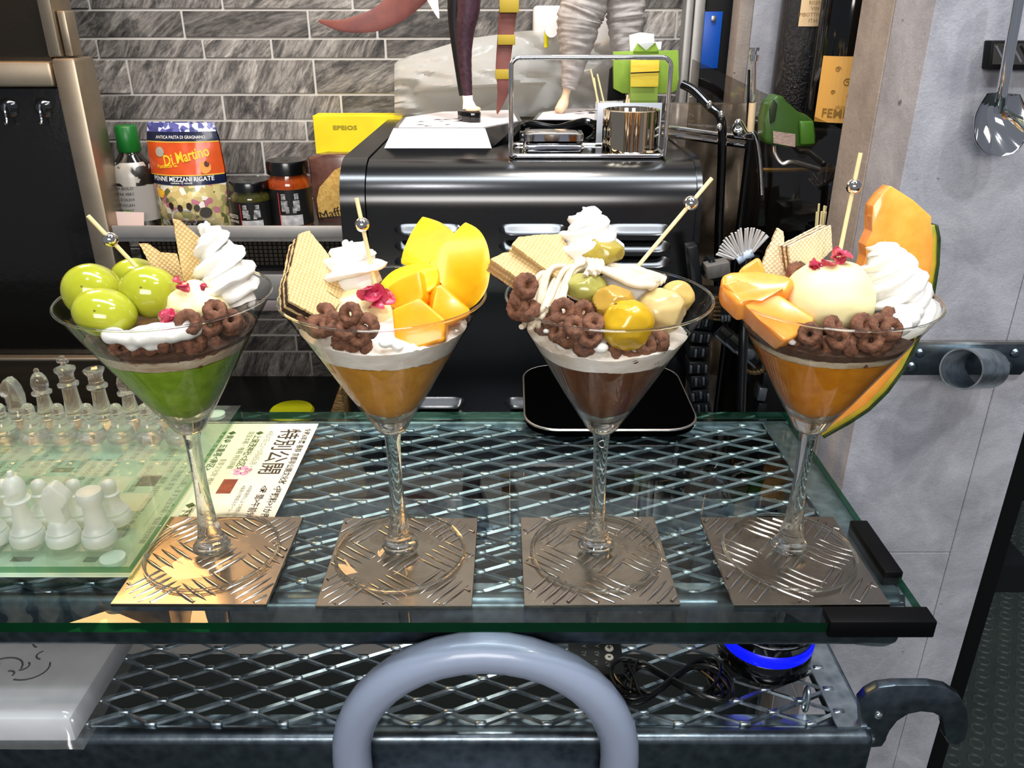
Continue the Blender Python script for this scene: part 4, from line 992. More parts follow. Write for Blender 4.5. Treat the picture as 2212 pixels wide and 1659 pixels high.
ma = t.n('ShaderNodeMixShader'); ma.inputs[0].default_value = 0.20; t.l(ga.outputs[0], ma.inputs[1]); t.l(gb.outputs[0], ma.inputs[2])
mb3 = t.n('ShaderNodeMixShader'); mb3.inputs[0].default_value = 0.12; t.l(ma.outputs[0], mb3.inputs[1]); t.l(gc.outputs[0], mb3.inputs[2])
MT['clear_piece'] = t.fin(mb3.outputs[0])
t = NT('frosted_chess_glass'); d1 = t.n('ShaderNodeBsdfDiffuse'); d1.inputs[0].default_value = lin('#f0f2ee'); d2 = t.n('ShaderNodeBsdfTranslucent'); d2.inputs[0].default_value = lin('#f0f4ee')
d3 = t.n('ShaderNodeBsdfTransparent'); d3.inputs[0].default_value = lin('#e8f0e8'); gl_ = t.n('ShaderNodeBsdfGlossy'); t.val(gl_, Roughness=0.45)
m1 = t.n('ShaderNodeMixShader'); m1.inputs[0].default_value = 0.5; t.l(d1.outputs[0], m1.inputs[1]); t.l(d2.outputs[0], m1.inputs[2])
m2 = t.n('ShaderNodeMixShader'); m2.inputs[0].default_value = 0.46; t.l(m1.outputs[0], m2.inputs[1]); t.l(d3.outputs[0], m2.inputs[2])
m3 = t.n('ShaderNodeMixShader'); m3.inputs[0].default_value = 0.06; t.l(m2.outputs[0], m3.inputs[1]); t.l(gl_.outputs[0], m3.inputs[2])
MT['frost_piece'] = t.fin(m3.outputs[0])
CHESS = {}
def piece(kind, col, c_, r_, label, face=1):
    x, y = CX0 - c_*SQ, CYR + r_*SQ; key = (kind, col, face)
    if key not in CHESS:
        m = MT['clear_piece'] if col == 'clear' else MT['frost_piece']
        t = thing('chess_' + kind, label, 'chess piece', (x, y, BZ1 + 0.0001))
        g = G().lathe(PROF[kind], (x, y, BZ1 + 0.0001), 32)
        if kind == 'knight':
            g.build('base', m, t, smooth=50)
            M = Matrix.Translation((x, y, BZ1)) @ Matrix.Rotation(PI/2, 4, 'X') @ Matrix.Scale(face, 4, (1, 0, 0))
            gg = G().prism(KN, -0.0048, 0.0048, None, 0.0020, seg=2)
            gg.v = [M @ q for q in gg.v]
            if face < 0: gg.f = [tuple(reversed(f)) for f in gg.f]
            gg.build('horse_head', m, t, smooth=60)
        else:
            g.build('body', m, t, smooth=50)
        if kind == 'king':
            z = BZ1 + 0.0588
            G().box(x - 0.0022, x + 0.0022, y - 0.0018, y + 0.0018, z, z + 0.0100, 0.0012).build('cross', m, t, smooth=60)
            G().box(x - 0.0052, x + 0.0052, y - 0.0018, y + 0.0018, z + 0.0030, z + 0.0070, 0.0014).build('cross_arm', m, t, smooth=60)
        CHESS[key] = t; return t
    return dup(CHESS[key], (x, y, BZ1 + 0.0001), label)
def G_(o, g): o['group'] = g
for c_ in range(8):
    o = piece('pawn', 'clear', c_, 6, 'clear glass chess pawn in the row facing the frosted pieces'); G_(o, 'clear chess pawns')
G_(piece('rook', 'clear', 0, 7, 'clear glass chess rook at the corner of the board beside the flyer title'), 'clear chess pieces')
G_(piece('knight', 'clear', 1, 7, 'clear glass chess knight beside the bishop next to the queen', -1), 'clear chess pieces')
G_(piece('bishop', 'clear', 2, 7, 'clear glass chess bishop standing next to the queen'), 'clear chess pieces')
G_(piece('queen', 'clear', 3, 7, 'clear glass chess queen with a flared round crown'), 'clear chess pieces')
G_(piece('king', 'clear', 4, 7, 'clear glass chess king topped by a cross, tallest piece'), 'clear chess pieces')
G_(piece('bishop', 'clear', 5, 7, 'clear glass chess bishop standing next to the king'), 'clear chess pieces')
G_(piece('knight', 'clear', 6, 7, 'clear glass chess knight beside the bishop next to the king', -1), 'clear chess pieces')
for c_ in range(5):
    o = piece('pawn', 'frost', c_, 1, 'frosted glass chess pawn in the row facing the clear pieces'); G_(o, 'frosted chess pawns')
G_(piece('rook', 'frost', 0, 0, 'frosted glass chess rook at the board corner beside the golden coaster'), 'frosted chess pieces')
G_(piece('knight', 'frost', 1, 0, 'frosted glass chess knight facing the corner rook', 1), 'frosted chess pieces')
G_(piece('bishop', 'frost', 2, 0, 'frosted glass chess bishop beside the frosted knight'), 'frosted chess pieces')
G_(piece('queen', 'frost', 3, 0, 'frosted glass chess queen beside the frosted bishop'), 'frosted chess pieces')

# =================================================================== black tray behind the chestnut glass
tr = thing('black_tray', 'black rounded tray with a thin silver rim in front of the black machine', 'tray', (0.09, 0.72, 0.0))
a0, a1 = atZ(1130, 885, 0.004).x + 0.002, atZ(1500, 905, 0.004).x
pts = rrect(a0, a1, 0.654, 0.800, 0.030, 8)
G().prism(pts, 0.0003, 0.0090, None, 0.0012).build('tray_body', P('tray_black', '#020202', 0.95, spec=0.0), tr)
pr_ = [(x, y, 0.0075) for x, y in rrect(a0 - 0.0006, a1 + 0.0006, 0.6534, 0.8006, 0.0306, 8)]
G().tube(pr_, 0.0012, 8, closed=True).build('silver_rim', MT['steel'], tr)
# yellow lid, brown bag beside the machine
c = atZ(632, 905, CNT_Z)
ld = thing('yellow_lid', 'round yellow plastic lid lying on the counter by the tiles', 'dish', (c.x, c.y, CNT_Z))
my = P('yellow_plastic', '#d8cf10', 0.4)
G().lathe([(0, 0), (0.034, 0), (0.036, 0.004), (0.036, 0.014), (0.033, 0.018), (0.030, 0.0165), (0, 0.016)], (c.x, c.y, CNT_Z), 40).build('lid_cap', my, ld)
M, pt = outline([(738, 822), (752, 960), (792, 1076), (596, 1076), (612, 1000), (692, 958)], (-0.22, 0.885, -0.15), (0, -1, 0))
o = G().prism(pt, -0.04, 0, M, 0.003).build('paper_bag', P('brown_foil', '#8d6f45', 0.38, 0.55, var=0.35, vscale=45, stretch=(1, 1, 4), bump=0.6, bscale=50, bdist=0.004)); tag(o, 'crinkled bronze paper bag leaning against the black machine', 'bag')

# =================================================================== things on the lower deck
DZ = LZ + 0.0058
# parcel
bx = thing('wrapped_box', 'flat white box wrapped in clear plastic on the lower deck', 'box', (-0.43, 0.56, DZ))
tp = DZ + 0.022
G().box(-0.62, -0.314, 0.432, 0.62, DZ, tp, 0.002).build('carton', P('white_carton', '#eceded', 0.5, col2='#dcdde2', vscale=20), bx)
rn = random.Random(5); g = G()
for k in range(46):
    cx, cy = -0.395 + rn.uniform(-.05, .04), 0.505 + rn.uniform(-.035, .05); a0_ = rn.uniform(0, 6); R = rn.uniform(0.004, 0.016)
    g.tube([(cx + R*math.cos(a0_ + q*0.3), cy + R*0.8*math.sin(a0_ + q*0.3), tp + 0.0002) for q in range(9)], 0.0006, 5)
for k in range(5): g.box(-0.392 + k*0.007, -0.389 + k*0.007, 0.545 - rn.uniform(0, .01), 0.585, tp, tp + 0.0003)
o = g.build('ink_drawing', P('grey_ink', '#3c3c40', 0.6), bx); o['kind'] = 'stuff'
def wrap(u, v):  # plastic film over the box
    return 0.0012*noise.noise(Vector((u*9, v*9, 1))) + 0.0010*noise.noise(Vector((u*23, v*5, 2)))
g = G(); vs = []; nu, nv = 50, 40
for i in range(nu + 1):
    for j in range(nv + 1):
        u, v_ = i/nu, j/nv; x = -0.63 + u*(0.63 - 0.302); y = 0.420 + v_*0.21
        ex = max(0, (x + 0.316)/0.014); ey = max(0, (0.436 - y)/0.016)
        z = tp + 0.0035 + wrap(u, v_)*1.6 - 0.020*min(1, max(ex, ey))**1.2
        vs.append((x, y, z))
fs = [(i*(nv + 1) + j, (i + 1)*(nv + 1) + j, (i + 1)*(nv + 1) + j + 1, i*(nv + 1) + j + 1) for i in range(nu) for j in range(nv)]
g.add(vs, fs).build('plastic_film', thin_glass('plastic_film', '#f2f2f2', '#b8b8ba', 0.07, 0.12, gain=0.8, milky=0.10), bx, smooth=60)
# remote
rc = atZ(1316, 1414, DZ + 0.008)
rm = thing('remote_control', 'small black remote control with two silver buttons on the lower deck', 'remote', (rc.x, rc.y, DZ))
M = Matrix.Translation((rc.x - 0.006, rc.y, 0))
G().box(-0.026, 0.017, -0.022, 0.034, DZ, DZ + 0.008, 0.002, M).build('remote_body', P('remote_black', '#0c0c0d', 0.3), rm)
msil = P('silver_button', '#d8d4c8', 0.3, 0.4)
for k, (py, ch) in enumerate(((1398, '+'), (1417, '-'))):
    c = atZ(1316, py, DZ + 0.0095)
    b_ = G().lathe([(0, 0.0012), (0.0033, 0.0010), (0.0037, 0), ], (c.x, c.y, DZ + 0.0078), 20).build('button', msil, rm)
    text_obj(ch, 0.008, Matrix.Translation((c.x, c.y, DZ + 0.0091)), MT['black_matte'], b_, 'symbol', bold=0.02)
mlt = P('grey_print', '#8a8a88', 0.6)
for (px, py, s) in ((1262, 1394, 'A5'), (1290, 1394, 'A6'), (1262, 1413, 'A2'), (1290, 1413, 'A3'), (1288, 1433, 'A4'), (1314, 1436, 'A7')):
    c = atZ(px, py, DZ + 0.008); text_obj(s, 0.0052, Matrix.Translation((c.x, c.y, DZ + 0.0081)) @ Matrix.Rotation(PI/2, 4, 'Z'), mlt, rm, 'button_mark')
# coiled cable
cc = atZ(1450, 1470, DZ + 0.006); g = G()
pts = []
for k in range(300):
    a = 2*PI*k/36.0; s = 1 + 0.24*math.sin(k*0.37); lob = math.sin(a/1.0)
    pts.append((cc.x + 0.038*math.sin(a)*s, cc.y + 0.017*math.sin(2*a)*s*(1 if math.sin(a) > 0 else 1.1), DZ + 0.004 + 0.004*abs(math.cos(a*0.5 + k*0.02)) + 0.0025*math.sin(k*0.21)))
o = G().tube(pts, 0.0015, 8).build('cable_coil', P('black_cable', '#060606', 0.28)); tag(o, 'black cable coiled in a figure eight on the lower deck', 'cable')
# blue lit speaker
sc = atZ(1662, 1452, DZ)
sp = thing('round_speaker', 'round black device with a glowing blue ring on the lower deck', 'speaker', (sc.x, sc.y + 0.02, DZ))
cx, cy = sc.x, sc.y + 0.020
G().lathe([(0, 0), (0.034, 0), (0.037, 0.003), (0.037, 0.0165), (0.036, 0.0180)], (cx, cy, DZ), 48).build('device_base', MT['black_gloss'], sp)
G().lathe([(0.0362, 0.0180), (0.0376, 0.0200), (0.0376, 0.0275), (0.0362, 0.0295)], (cx, cy, DZ), 48).build('light_ring', P('blue_led', '#0a12ff', 0.3, emit=('#0a18d8', 0.6)), sp)
G().lathe([(0.036, 0.0295), (0.0365, 0.036), (0.0335, 0.0375), (0.033, 0.034), (0, 0.034)], (cx, cy, DZ), 48).build('device_top', MT['black_gloss'], sp)
g = G(); rn = random.Random(8)
for k in range(150):
    a = rn.uniform(0, 6.3); R = 0.028*math.sqrt(rn.random()); g.ball((cx + R*math.cos(a), cy + R*math.sin(a), DZ + 0.0345), (0.0012, 0.0012, 0.0010), 6, 4)
o = g.build('glass_chips', P('sparkling_chips', '#5a5a60', 0.1, 0.9), sp); o['kind'] = 'stuff'
pts = [(cx + 0.035*math.cos(a*PI/24), cy + 0.035*math.sin(a*PI/24), DZ + 0.0372) for a in range(48)]
G().tube(pts, 0.0011, 8, closed=True).build('top_ring', MT['chrome'], sp)

# =================================================================== bent tube chair back in front of the shelf
CHY = 0.4235
ch = thing('tube_chair', 'grey bent tube chair back standing against the steel shelf', 'chair', (-0.0187, CHY, FLOOR_Z))
R_ = 0.0955; cz = -0.1345
pts = [(-0.0187 - R_ - 0.012, CHY - 0.02, FLOOR_Z), (-0.0187 - R_ - 0.004, CHY - 0.006, -0.45), (-0.0187 - R_, CHY, cz - 0.06)]
pts += [(-0.0187 - R_*math.cos(a*PI/20), CHY, cz + R_*math.sin(a*PI/20)) for a in range(21)]
pts += [(-0.0187 + R_, CHY, cz - 0.06), (-0.0187 + R_ + 0.004, CHY - 0.006, -0.45), (-0.0187 + R_ + 0.012, CHY - 0.02, FLOOR_Z)]
G().tube(pts, 0.0137, 24).build('back_tube', P('grey_enamel_tube', '#868fa2', 0.28, coat=0.2), ch, smooth=60)
G().lathe([(0, -0.46), (0.13, -0.46), (0.14, -0.45), (0.13, -0.44), (0, -0.438)], (-0.0187, CHY - 0.165, 0), 40).build('seat', P('seat_grey', '#5c6470', 0.5), ch)
for s in (-1, 1): G().tube([(-0.0187 + s*0.09, CHY - 0.25, -0.46), (-0.0187 + s*0.11, CHY - 0.29, FLOOR_Z)], 0.011, 16).build('leg', MT['galv_dark'], ch)

# =================================================================== black machine
MX0, MX1, MYF, MYB, MZ1 = -0.1885, 0.2045, 0.900, 1.30, 0.200
mc = thing('black_machine', 'large black enamelled machine with louvered back and rounded top edge', 'machine', (0.0, 1.0, CNT_Z))
def mprofile(off=0.0, z0=CNT_Z):
    r = 0.048
    return [(MYF - off, z0)] + [(MYF + r - (r + off)*math.cos(a*PI/20), MZ1 - r + (r + off)*math.sin(a*PI/20)) for a in range(0, 11)] + [(MYB, MZ1 + off), (MYB, z0)]
def extr(g, prof, x0, x1):
    n = len(prof); g.add([(x0, y, z) for y, z in prof] + [(x1, y, z) for y, z in prof], [tuple(range(n)), tuple(reversed(range(n, 2*n)))] + [(i, n + i, n + (i + 1) % n, (i + 1) % n) for i in range(n)]); return g
extr(G(), mprofile(), MX0 + 0.0285, MX1 - 0.002).build('housing', MT['black_satin'], mc, smooth=40)
extr(G(), mprofile(0.002), MX0, MX0 + 0.0275).build('side_panel', MT['black_satin'], mc, smooth=40)
extr(G(), mprofile(0.002), MX1 - 0.002, MX1 + 0.004).build('side_panel', MT['black_satin'], mc, smooth=40)
def louver(px, py, wpx):
    c = atY(px, py, MYF); L = pxlen(wpx/2, c); g = G(); n = 18; vs = []; h, D = 0.0056, 0.0108; prof = [(1.0, 0.0), (0.8, 0.08), (0.3, 0.35), (-0.3, 0.67), (-0.8, 0.94), (-1.0, 1.0), (-1.08, 0.9), (-1.08, 0.0)]; m = len(prof) - 1
    for i in range(n + 1):
        u = -1 + 2*i/n; e = max(0.0, 1 - abs(u)**7)**0.8
        for v_, d in prof: vs.append((c.x + L*u, MYF + 0.0003 - D*e*d, c.z + h*v_*(0.35 + 0.65*e)))
    g.add(vs, [(i*(m + 1) + j, (i + 1)*(m + 1) + j, (i + 1)*(m + 1) + j + 1, i*(m + 1) + j + 1) for i in range(n) for j in range(m)])
    g.f = [tuple(reversed(f)) for f in g.f]
    g.build('louver', MT['black_satin'], mc, smooth=60)
for py in (493, 529, 563, 600):
    for px in (925, 1150, 1376): louver(px, py, 146)
for py in (866, 892):
    for px in (945, 1150, 1350): louver(px, py, 120)
MTOP = MZ1 + 0.0001
# ---- figure stands on the machine
def stand(label, pts_px, foot_px, zt, zb):
    top = [atZ(x, y, zt) for x, y in pts_px]; cx = sum(p.x for p in top)/6; cy = sum(p.y for p in top)/6
    bot = [Vector((cx + (p.x - cx)*1.10, cy + (p.y - cy)*1.02, zb)) for p in top]
    bot[0], bot[1] = atZ(*foot_px[0], zb), atZ(*foot_px[1], zb)
    st_ = thing('display_stand', label, 'stand', (cx, cy, zb))
    g = G().add([(p.x, p.y, zt) for p in top] + bot, [(0, 1, 2, 3, 4, 5), (11, 10, 9, 8, 7, 6)] + [((i + 1) % 6, i, 6 + i, 6 + (i + 1) % 6) for i in range(6)])
    g.build('stand_body', P('black_lacquer', '#040405', 0.07, coat=1.0, spec=1.0), st_, smooth=0)
    ins = [(cx + (p.x - cx)*0.93, cy + (p.y - cy)*0.93) for p in top]
    G().prism(ins, zt - 0.001, zt + 0.0006).build('white_top', P('stand_white', '#d8d2d2', 0.5), st_, smooth=0)
    return st_, cx, cy
ZT = 0.2212
stA, ax_, ay_ = stand('black six sided display stand with white top, on the machine by the yellow box', [(850, 277), (1048, 277), (1128, 262), (1113, 237), (955, 241), (868, 254)], [(830, 320), (1062, 320)], ZT, MTOP)
stB, bx_, by_ = stand('black six sided display stand with white top behind the chrome caddy', [(1150, 259), (1340, 260), (1395, 248), (1375, 235), (1232, 234), (1165, 243)], [(1140, 290), (1345, 291)], ZT, MTOP)
mk = P('ink_black', '#1a1a1c', 0.6); rn = random.Random(9)
for st_, (px0, px1, py0, py1) in ((stA, (905, 1010, 255, 273)), (stB, (1240, 1300, 238, 250))):
    g = G()
    for k in range(9):
        c = atZ(rn.uniform(px0, px1), rn.uniform(py0, py1), ZT + 0.0007); n = 9
        g.add([(c.x + 0.006*rn.uniform(.3, 1.4)*math.cos(q*2*PI/n), c.y + 0.004*rn.uniform(.3, 1.3)*math.sin(q*2*PI/n), ZT + 0.00075) for q in range(n)], [tuple(range(n))])
    o = g.build('ink_splashes', mk, st_, smooth=0); o['kind'] = 'stuff'
# ---- plain doll legs
dm = P('plum_stocking', '#2c1a22', 0.5, col2='#4a2b38', vscale=220); dk = P('dark_stocking', '#100d10', 0.5)
LY = atZ(1012, 262, ZT + 0.0007).y
fg = thing('doll_figure', 'doll figure in dark stockings on a black platform shoe, ribbons trailing', 'figurine', atY(1012, 262, LY))
def LP(px, py, dy=0.0): return atY(px, py, LY + dy)
q = [LP(1011, 208), LP(1008, 180), LP(1004, 120), LP(1006, 60), LP(1012, 20), LP(1012, -40), LP(1008, -100)]
G().tube(spline(q, 6), [pxlen(r, q[0]) for r in (10, 10, 10, 10, 11, 11, 12, 12, 13, 13, 14, 14, 15, 15, 16, 17, 18, 19, 20, 21, 22, 22, 23, 23, 24, 24, 25, 25, 26, 26, 27, 27, 28, 28, 29, 29, 29)], 14).build('leg', dm, fg, smooth=70)
q = [LP(1000, 206, 0.012), LP(994, 150, 0.012), LP(984, 60, 0.014), LP(984, 0, 0.014), LP(990, -80, 0.014)]
G().tube(spline(q, 6), [pxlen(8 + 12*k/24, q[0]) for k in range(25)], 14).build('leg', dk, fg, smooth=70)
msk = P('doll_skin', '#e8c8a4', 0.5); mso = P('white_sock', '#ece4de', 0.6)
c = LP(1012, 240)
G().tube([LP(1010, 206), LP(1011, 218), LP(1014, 232)], [pxlen(11, c), pxlen(11, c), pxlen(15, c)], 14).build('sock', mso, fg, smooth=70)
G().ball(LP(1022, 236, -0.004), (pxlen(17, c), pxlen(15, c), pxlen(7, c)), 20, 10).build('toe', msk, fg, smooth=70)
zt_ = LP(1012, 240).z; zb_ = ZT + 0.0007
G().prism([(c.x + x*0.0135, LY + y*0.013) for x, y in [(-1.1, 0.6), (-0.9, 1.2), (0.2, 1.0), (1.2, -0.4), (1.1, -1.1), (0.2, -1.2), (-0.6, -0.4)]], zb_, zt_, None, 0.0015).build('platform_shoe', MT['black_gloss'], fg)
rib = P('maroon_ribbon', '#6a3a34', 0.6, col2='#7d463c', vscale=50); rib_y = P('mustard_band', '#b09428', 0.6)
def ribbon(pxs, w, dy, th=0.0018):
    L_ = [LP(x, y, dy + 0.004*math.sin(i*1.3)) for i, (x, y) in enumerate(pxs)]; pts = spline(L_, 6); N = len(pts)
    ws = [pxlen(w[min(len(w) - 1, int(i/(N - 1)*(len(w) - 1)))], pts[0]) if i == N - 1 else pxlen(w[int(i/(N - 1)*(len(w) - 1))] + (w[min(len(w) - 1, int(i/(N - 1)*(len(w) - 1)) + 1)] - w[int(i/(N - 1)*(len(w) - 1))])*((i/(N - 1)*(len(w) - 1)) % 1), pts[0]) for i in range(N)]
    return G().tube(pts, ws, 12, sect=lambda a, s: (math.cos(a)*0.12, math.sin(a)), up=(0, 1, 0)), pts, ws
g_, pts, ws = ribbon([(1112, -60), (1098, 20), (1092, 80), (1086, 150), (1088, 190), (1074, 246)], [20, 20, 18, 16, 15, 1.5], 0.03); g_.build('ribbon', rib, fg, smooth=60)
for (px, py, hh, w) in ((1100, 12, 14, 21), (1094, 86, 10, 19), (1088, 160, 10, 18)):
    p = LP(px, py, 0.03); r_ = pxlen(w, p); G().box(p.x - r_, p.x + r_, p.y - 0.006, p.y + 0.006, p.z - pxlen(hh, p), p.z + pxlen(hh, p), 0.001).build('ribbon_band', rib_y, fg)
g_, pts, ws = ribbon([(905, -30), (862, 12), (820, 40), (775, 52), (735, 55), (688, 45)], [34, 30, 24, 18, 12, 2], 0.01); g_.build('ribbon', rib, fg, smooth=60)
g_, pts, ws = ribbon([(930, -30), (935, 0), (948, 40)], [16, 12, 1], 0.0); g_.build('lace_tip', mso, fg, smooth=60)
# ---- wrapped trouser figure
WY = atZ(1212, 244, ZT + 0.0007).y
def WP(px, py, dy=0.0): return atY(px, py, WY + dy)
wf = thing('wrapped_figure', 'barefoot figure in grey wrapped trousers on the stand behind the caddy', 'figurine', WP(1212, 244))
mw = P('wrapped_cloth', '#b8b0aa', 0.8, col2='#9a928c', vscale=60, bump=0.4, bscale=90, bdist=0.002)
def trouser(pxs, w, dy, seed):
    L_ = spline([WP(x, y, dy) for x, y in pxs], 26); N = len(L_)
    rr = []
    for i in range(N):
        f = i/(N - 1)*(len(w) - 1); k = int(min(f, len(w) - 2)); ww = w[k] + (w[k + 1] - w[k])*(f - k)
        rr.append(pxlen(ww, L_[0])*(1 + 0.03*noise.noise(Vector((i*.35, seed, 0)))))
    G().tube(L_, rr, 22, sect=lambda a, s: tuple((1 + 0.018*math.sin(s*62 + 1.6*math.sin(a + seed + s*5)) + 0.11*noise.noise(Vector((math.cos(a)*1.3, math.sin(a)*1.3, s*30 + 1.5*math.sin(a*1.0) + seed))))*q for q in (math.cos(a), math.sin(a)))).build('trouser_leg', mw, wf, smooth=75)
trouser([(1272, -70), (1264, 0), (1252, 40), (1246, 85), (1240, 130), (1232, 175), (1228, 192)], [58, 52, 50, 42, 30, 20, 16], 0.0, 1)
trouser([(1338, -70), (1348, 0), (1352, 40), (1352, 85), (1356, 130), (1362, 180), (1366, 196)], [50, 44, 42, 36, 28, 20, 16], 0.03, 4)
G().tube(spline([WP(1226, 188), WP(1222, 206), WP(1216, 225), WP(1206, 240, -0.008)], 6), [pxlen(k, WP(1226, 188)) for k in (10, 9.5, 9, 8.6, 8.3, 8, 8, 8.5, 9, 10, 11, 11.5, 12, 12, 11.5, 11, 10.5, 10, 9)], 14).build('bare_foot', msk, wf, smooth=70)
G().tube(spline([WP(1366, 194, 0.03), WP(1364, 212, 0.03), WP(1358, 228, 0.025)], 6), pxlen(8, WP(1366, 194)), 12).build('bare_foot', msk, wf, smooth=70)
# ---- chrome caddy with butter box and fluted holder
def C_(px, py, Y): return atY(px, py, Y)
cd = thing('wire_caddy', 'chrome wire caddy standing on the black machine', 'caddy', (C_(1275, 345, 0.94).x, 0.96, MTOP))
yc = 0.944; zc = MTOP + 0.0028
xa, xb = atZ(1104, 344, zc).x, atZ(1443, 344, zc).x; zt_ = C_(1270, 124, yc).z
def rcorner(x0, x1, z0, z1, r, n=6): return [(x0, yc, z0)] + [(x0 + r - r*math.cos(a*PI/2/n), yc, z1 - r + r*math.sin(a*PI/2/n)) for a in range(n + 1)] + [(x1 - r + r*math.sin(a*PI/2/n), yc, z1 - r + r*math.cos(a*PI/2/n)) for a in range(n + 1)] + [(x1, yc, z0)]
G().tube(rcorner(xa, xb, zc, zt_, 0.010), 0.0026, 12).build('handle_frame', MT['chrome'], cd)
G().tube([(x, y, zc) for x, y in rrect(xa, xb, yc, yc + 0.085, 0.008)], 0.0026, 12, closed=True).build('base_loop', MT['chrome'], cd)
G().box(xa + 0.004, xb - 0.004, yc + 0.004, yc + 0.081, MTOP + 0.0004, MTOP + 0.0022).build('base_plate', MT['black_gloss'], cd)
ZB = MTOP + 0.0024
bb0, bb1 = C_(1130, 330, yc + 0.02).x, C_(1262, 330, yc + 0.02).x
zt2 = C_(1195, 284, yc + 0.03).z
bt = thing('butter_box', 'small rounded chrome box inside the wire caddy', 'box', ((bb0 + bb1)/2, yc + 0.04, ZB))
G().box(bb0, bb1, yc + 0.014, yc + 0.062, ZB, ZB + (zt2 - ZB)*0.5, 0.006, seg=4).build('box_base', MT['chrome'], bt, smooth=60)
G().box(bb0 + 0.001, bb1 - 0.001, yc + 0.015, yc + 0.061, ZB + (zt2 - ZB)*0.5 + 0.0006, zt2, 0.009, seg=5).build('box_lid', MT['chrome'], bt, smooth=60)
fc = C_(1361, 300, yc + 0.035); fr_ = pxlen(58, fc); fz = C_(1361, 237, yc + 0.035).z
ph = thing('fluted_holder', 'tall fluted chrome toothpick holder in the wire caddy', 'holder', (fc.x, yc + 0.035, ZB))
G().lathe([(fr_, 0), (fr_, fz - ZB), (fr_*0.93, fz - ZB + 0.001), (fr_*0.90, fz - ZB - 0.002), (fr_*0.88, 0.004), (0, 0.004)], (fc.x, yc + 0.035, ZB), 96, rf=lambda a, z: 1 + 0.045*abs(math.cos(5*a))).build('fluted_cup', P('gold_chrome', '#d8c8ae', 0.05, 1.0), ph, smooth=40)
# clear acrylic card box with toothpicks
ax0, ax1 = C_(1287, 300, 1.040).x, C_(1424, 300, 1.040).x
ab = thing('acrylic_box', 'clear acrylic box of toothpicks behind the fluted holder', 'box', ((ax0 + ax1)/2, 1.05, MTOP))
z1_ = C_(1350, 222, 1.040).z
G().box(ax0, ax1, 1.036, 1.040, MTOP, z1_, 0.0005).build('front_wall', P('frosted_acrylic', '#b4b8c0', 0.3, trans=0.0), ab)
G().box(ax0, ax1, 1.066, 1.069, MTOP, z1_, 0.0005).build('rear_wall', MT['acryl'], ab)
for k, (a_, b_) in enumerate((((1283, 168), (1296, 232)), ((1290, 160), (1312, 232)), ((1356, 205), (1348, 232)), ((1276, 150), (1300, 232)))):
    p0, p1 = C_(*a_, 1.052), C_(*b_, 1.052); o = G().tube([p0, p1 - Vector((0, 0, 0.01))], 0.0011, 8).build('toothpick', MT['wood_pick']); tag(o, 'thin wooden toothpick standing in the acrylic box', 'toothpick', 'toothpicks in the acrylic box')
# green folded paper packet
gp = thing('paper_packet', 'green and yellow paper packet with white tissue behind the caddy', 'packet', C_(1395, 230, 1.075))
mg_ = P('lime_paper', '#8fae3c', 0.6, col2='#7d9c34', vscale=40)
def slabp(pxs, Y, th, nm, m, par, b=0.0006):
    M, pt = outline(pxs, (0, Y, 0.2), (0, -1, 0)); return G().prism(pt, -th, 0, M, b).build(nm, m, par)
slabp([(1325, 112), (1466, 109), (1466, 170), (1462, 195), (1446, 202), (1345, 202), (1326, 192)], 1.085, 0.010, 'wide_fold', mg_, gp)
slabp([(1362, 120), (1424, 118), (1420, 232), (1362, 232)], 1.072, 0.008, 'narrow_fold', P('lime_paper_light', '#9cba50', 0.6), gp)
slabp([(1363, 128), (1425, 127), (1422, 188), (1362, 188)], 1.0635, 0.0015, 'yellow_label', P('yellow_label', '#e0b62c', 0.55, col2='#ecd44a', vscale=60, stretch=(.3, 1, 3)), gp)
slabp([(1362, 157), (1425, 154), (1425, 156.5), (1362, 159.5)], 1.0615, 0.0008, 'black_band', MT['black_matte'], gp, 0)
slabp([(1361, 112), (1360, 76), (1385, 70), (1414, 74), (1412, 92), (1430, 90), (1428, 108)], 1.098, 0.006, 'white_tissue', P('tissue', '#eeeeee', 0.8), gp)
slabp([(1368, 112), (1378, 92), (1394, 108), (1416, 92), (1424, 112)], 1.082, 0.004, 'green_fold', mg_, gp)
slabp([(1378, 94), (1418, 90), (1396, 110)], 1.0800, 0.002, 'grey_window', P('grey_paper', '#c4c6c4', 0.6), gp)
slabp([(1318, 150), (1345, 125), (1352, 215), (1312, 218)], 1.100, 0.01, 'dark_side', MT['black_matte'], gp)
# black lead behind the butter box
o = G().tube(spline([C_(1128, 272, 1.09), C_(1150, 268, 1.08), C_(1200, 276, 1.07), C_(1235, 268, 1.06), C_(1265, 262, 1.05), C_(1285, 272, 1.05), C_(1284, 292, 1.05), C_(1270, 304, 1.05)], 8), 0.0042, 10).build('black_lead', MT['black_gloss']); tag(o, 'black power lead looped between the two display stands', 'cable')
o = G().box(C_(1122, 300, 1.04).x, C_(1150, 300, 1.04).x, 1.035, 1.06, MTOP, C_(1130, 285, 1.04).z, 0.002).build('plug', MT['black_gloss']); tag(o, 'small black plug beside the chrome butter box', 'plug')

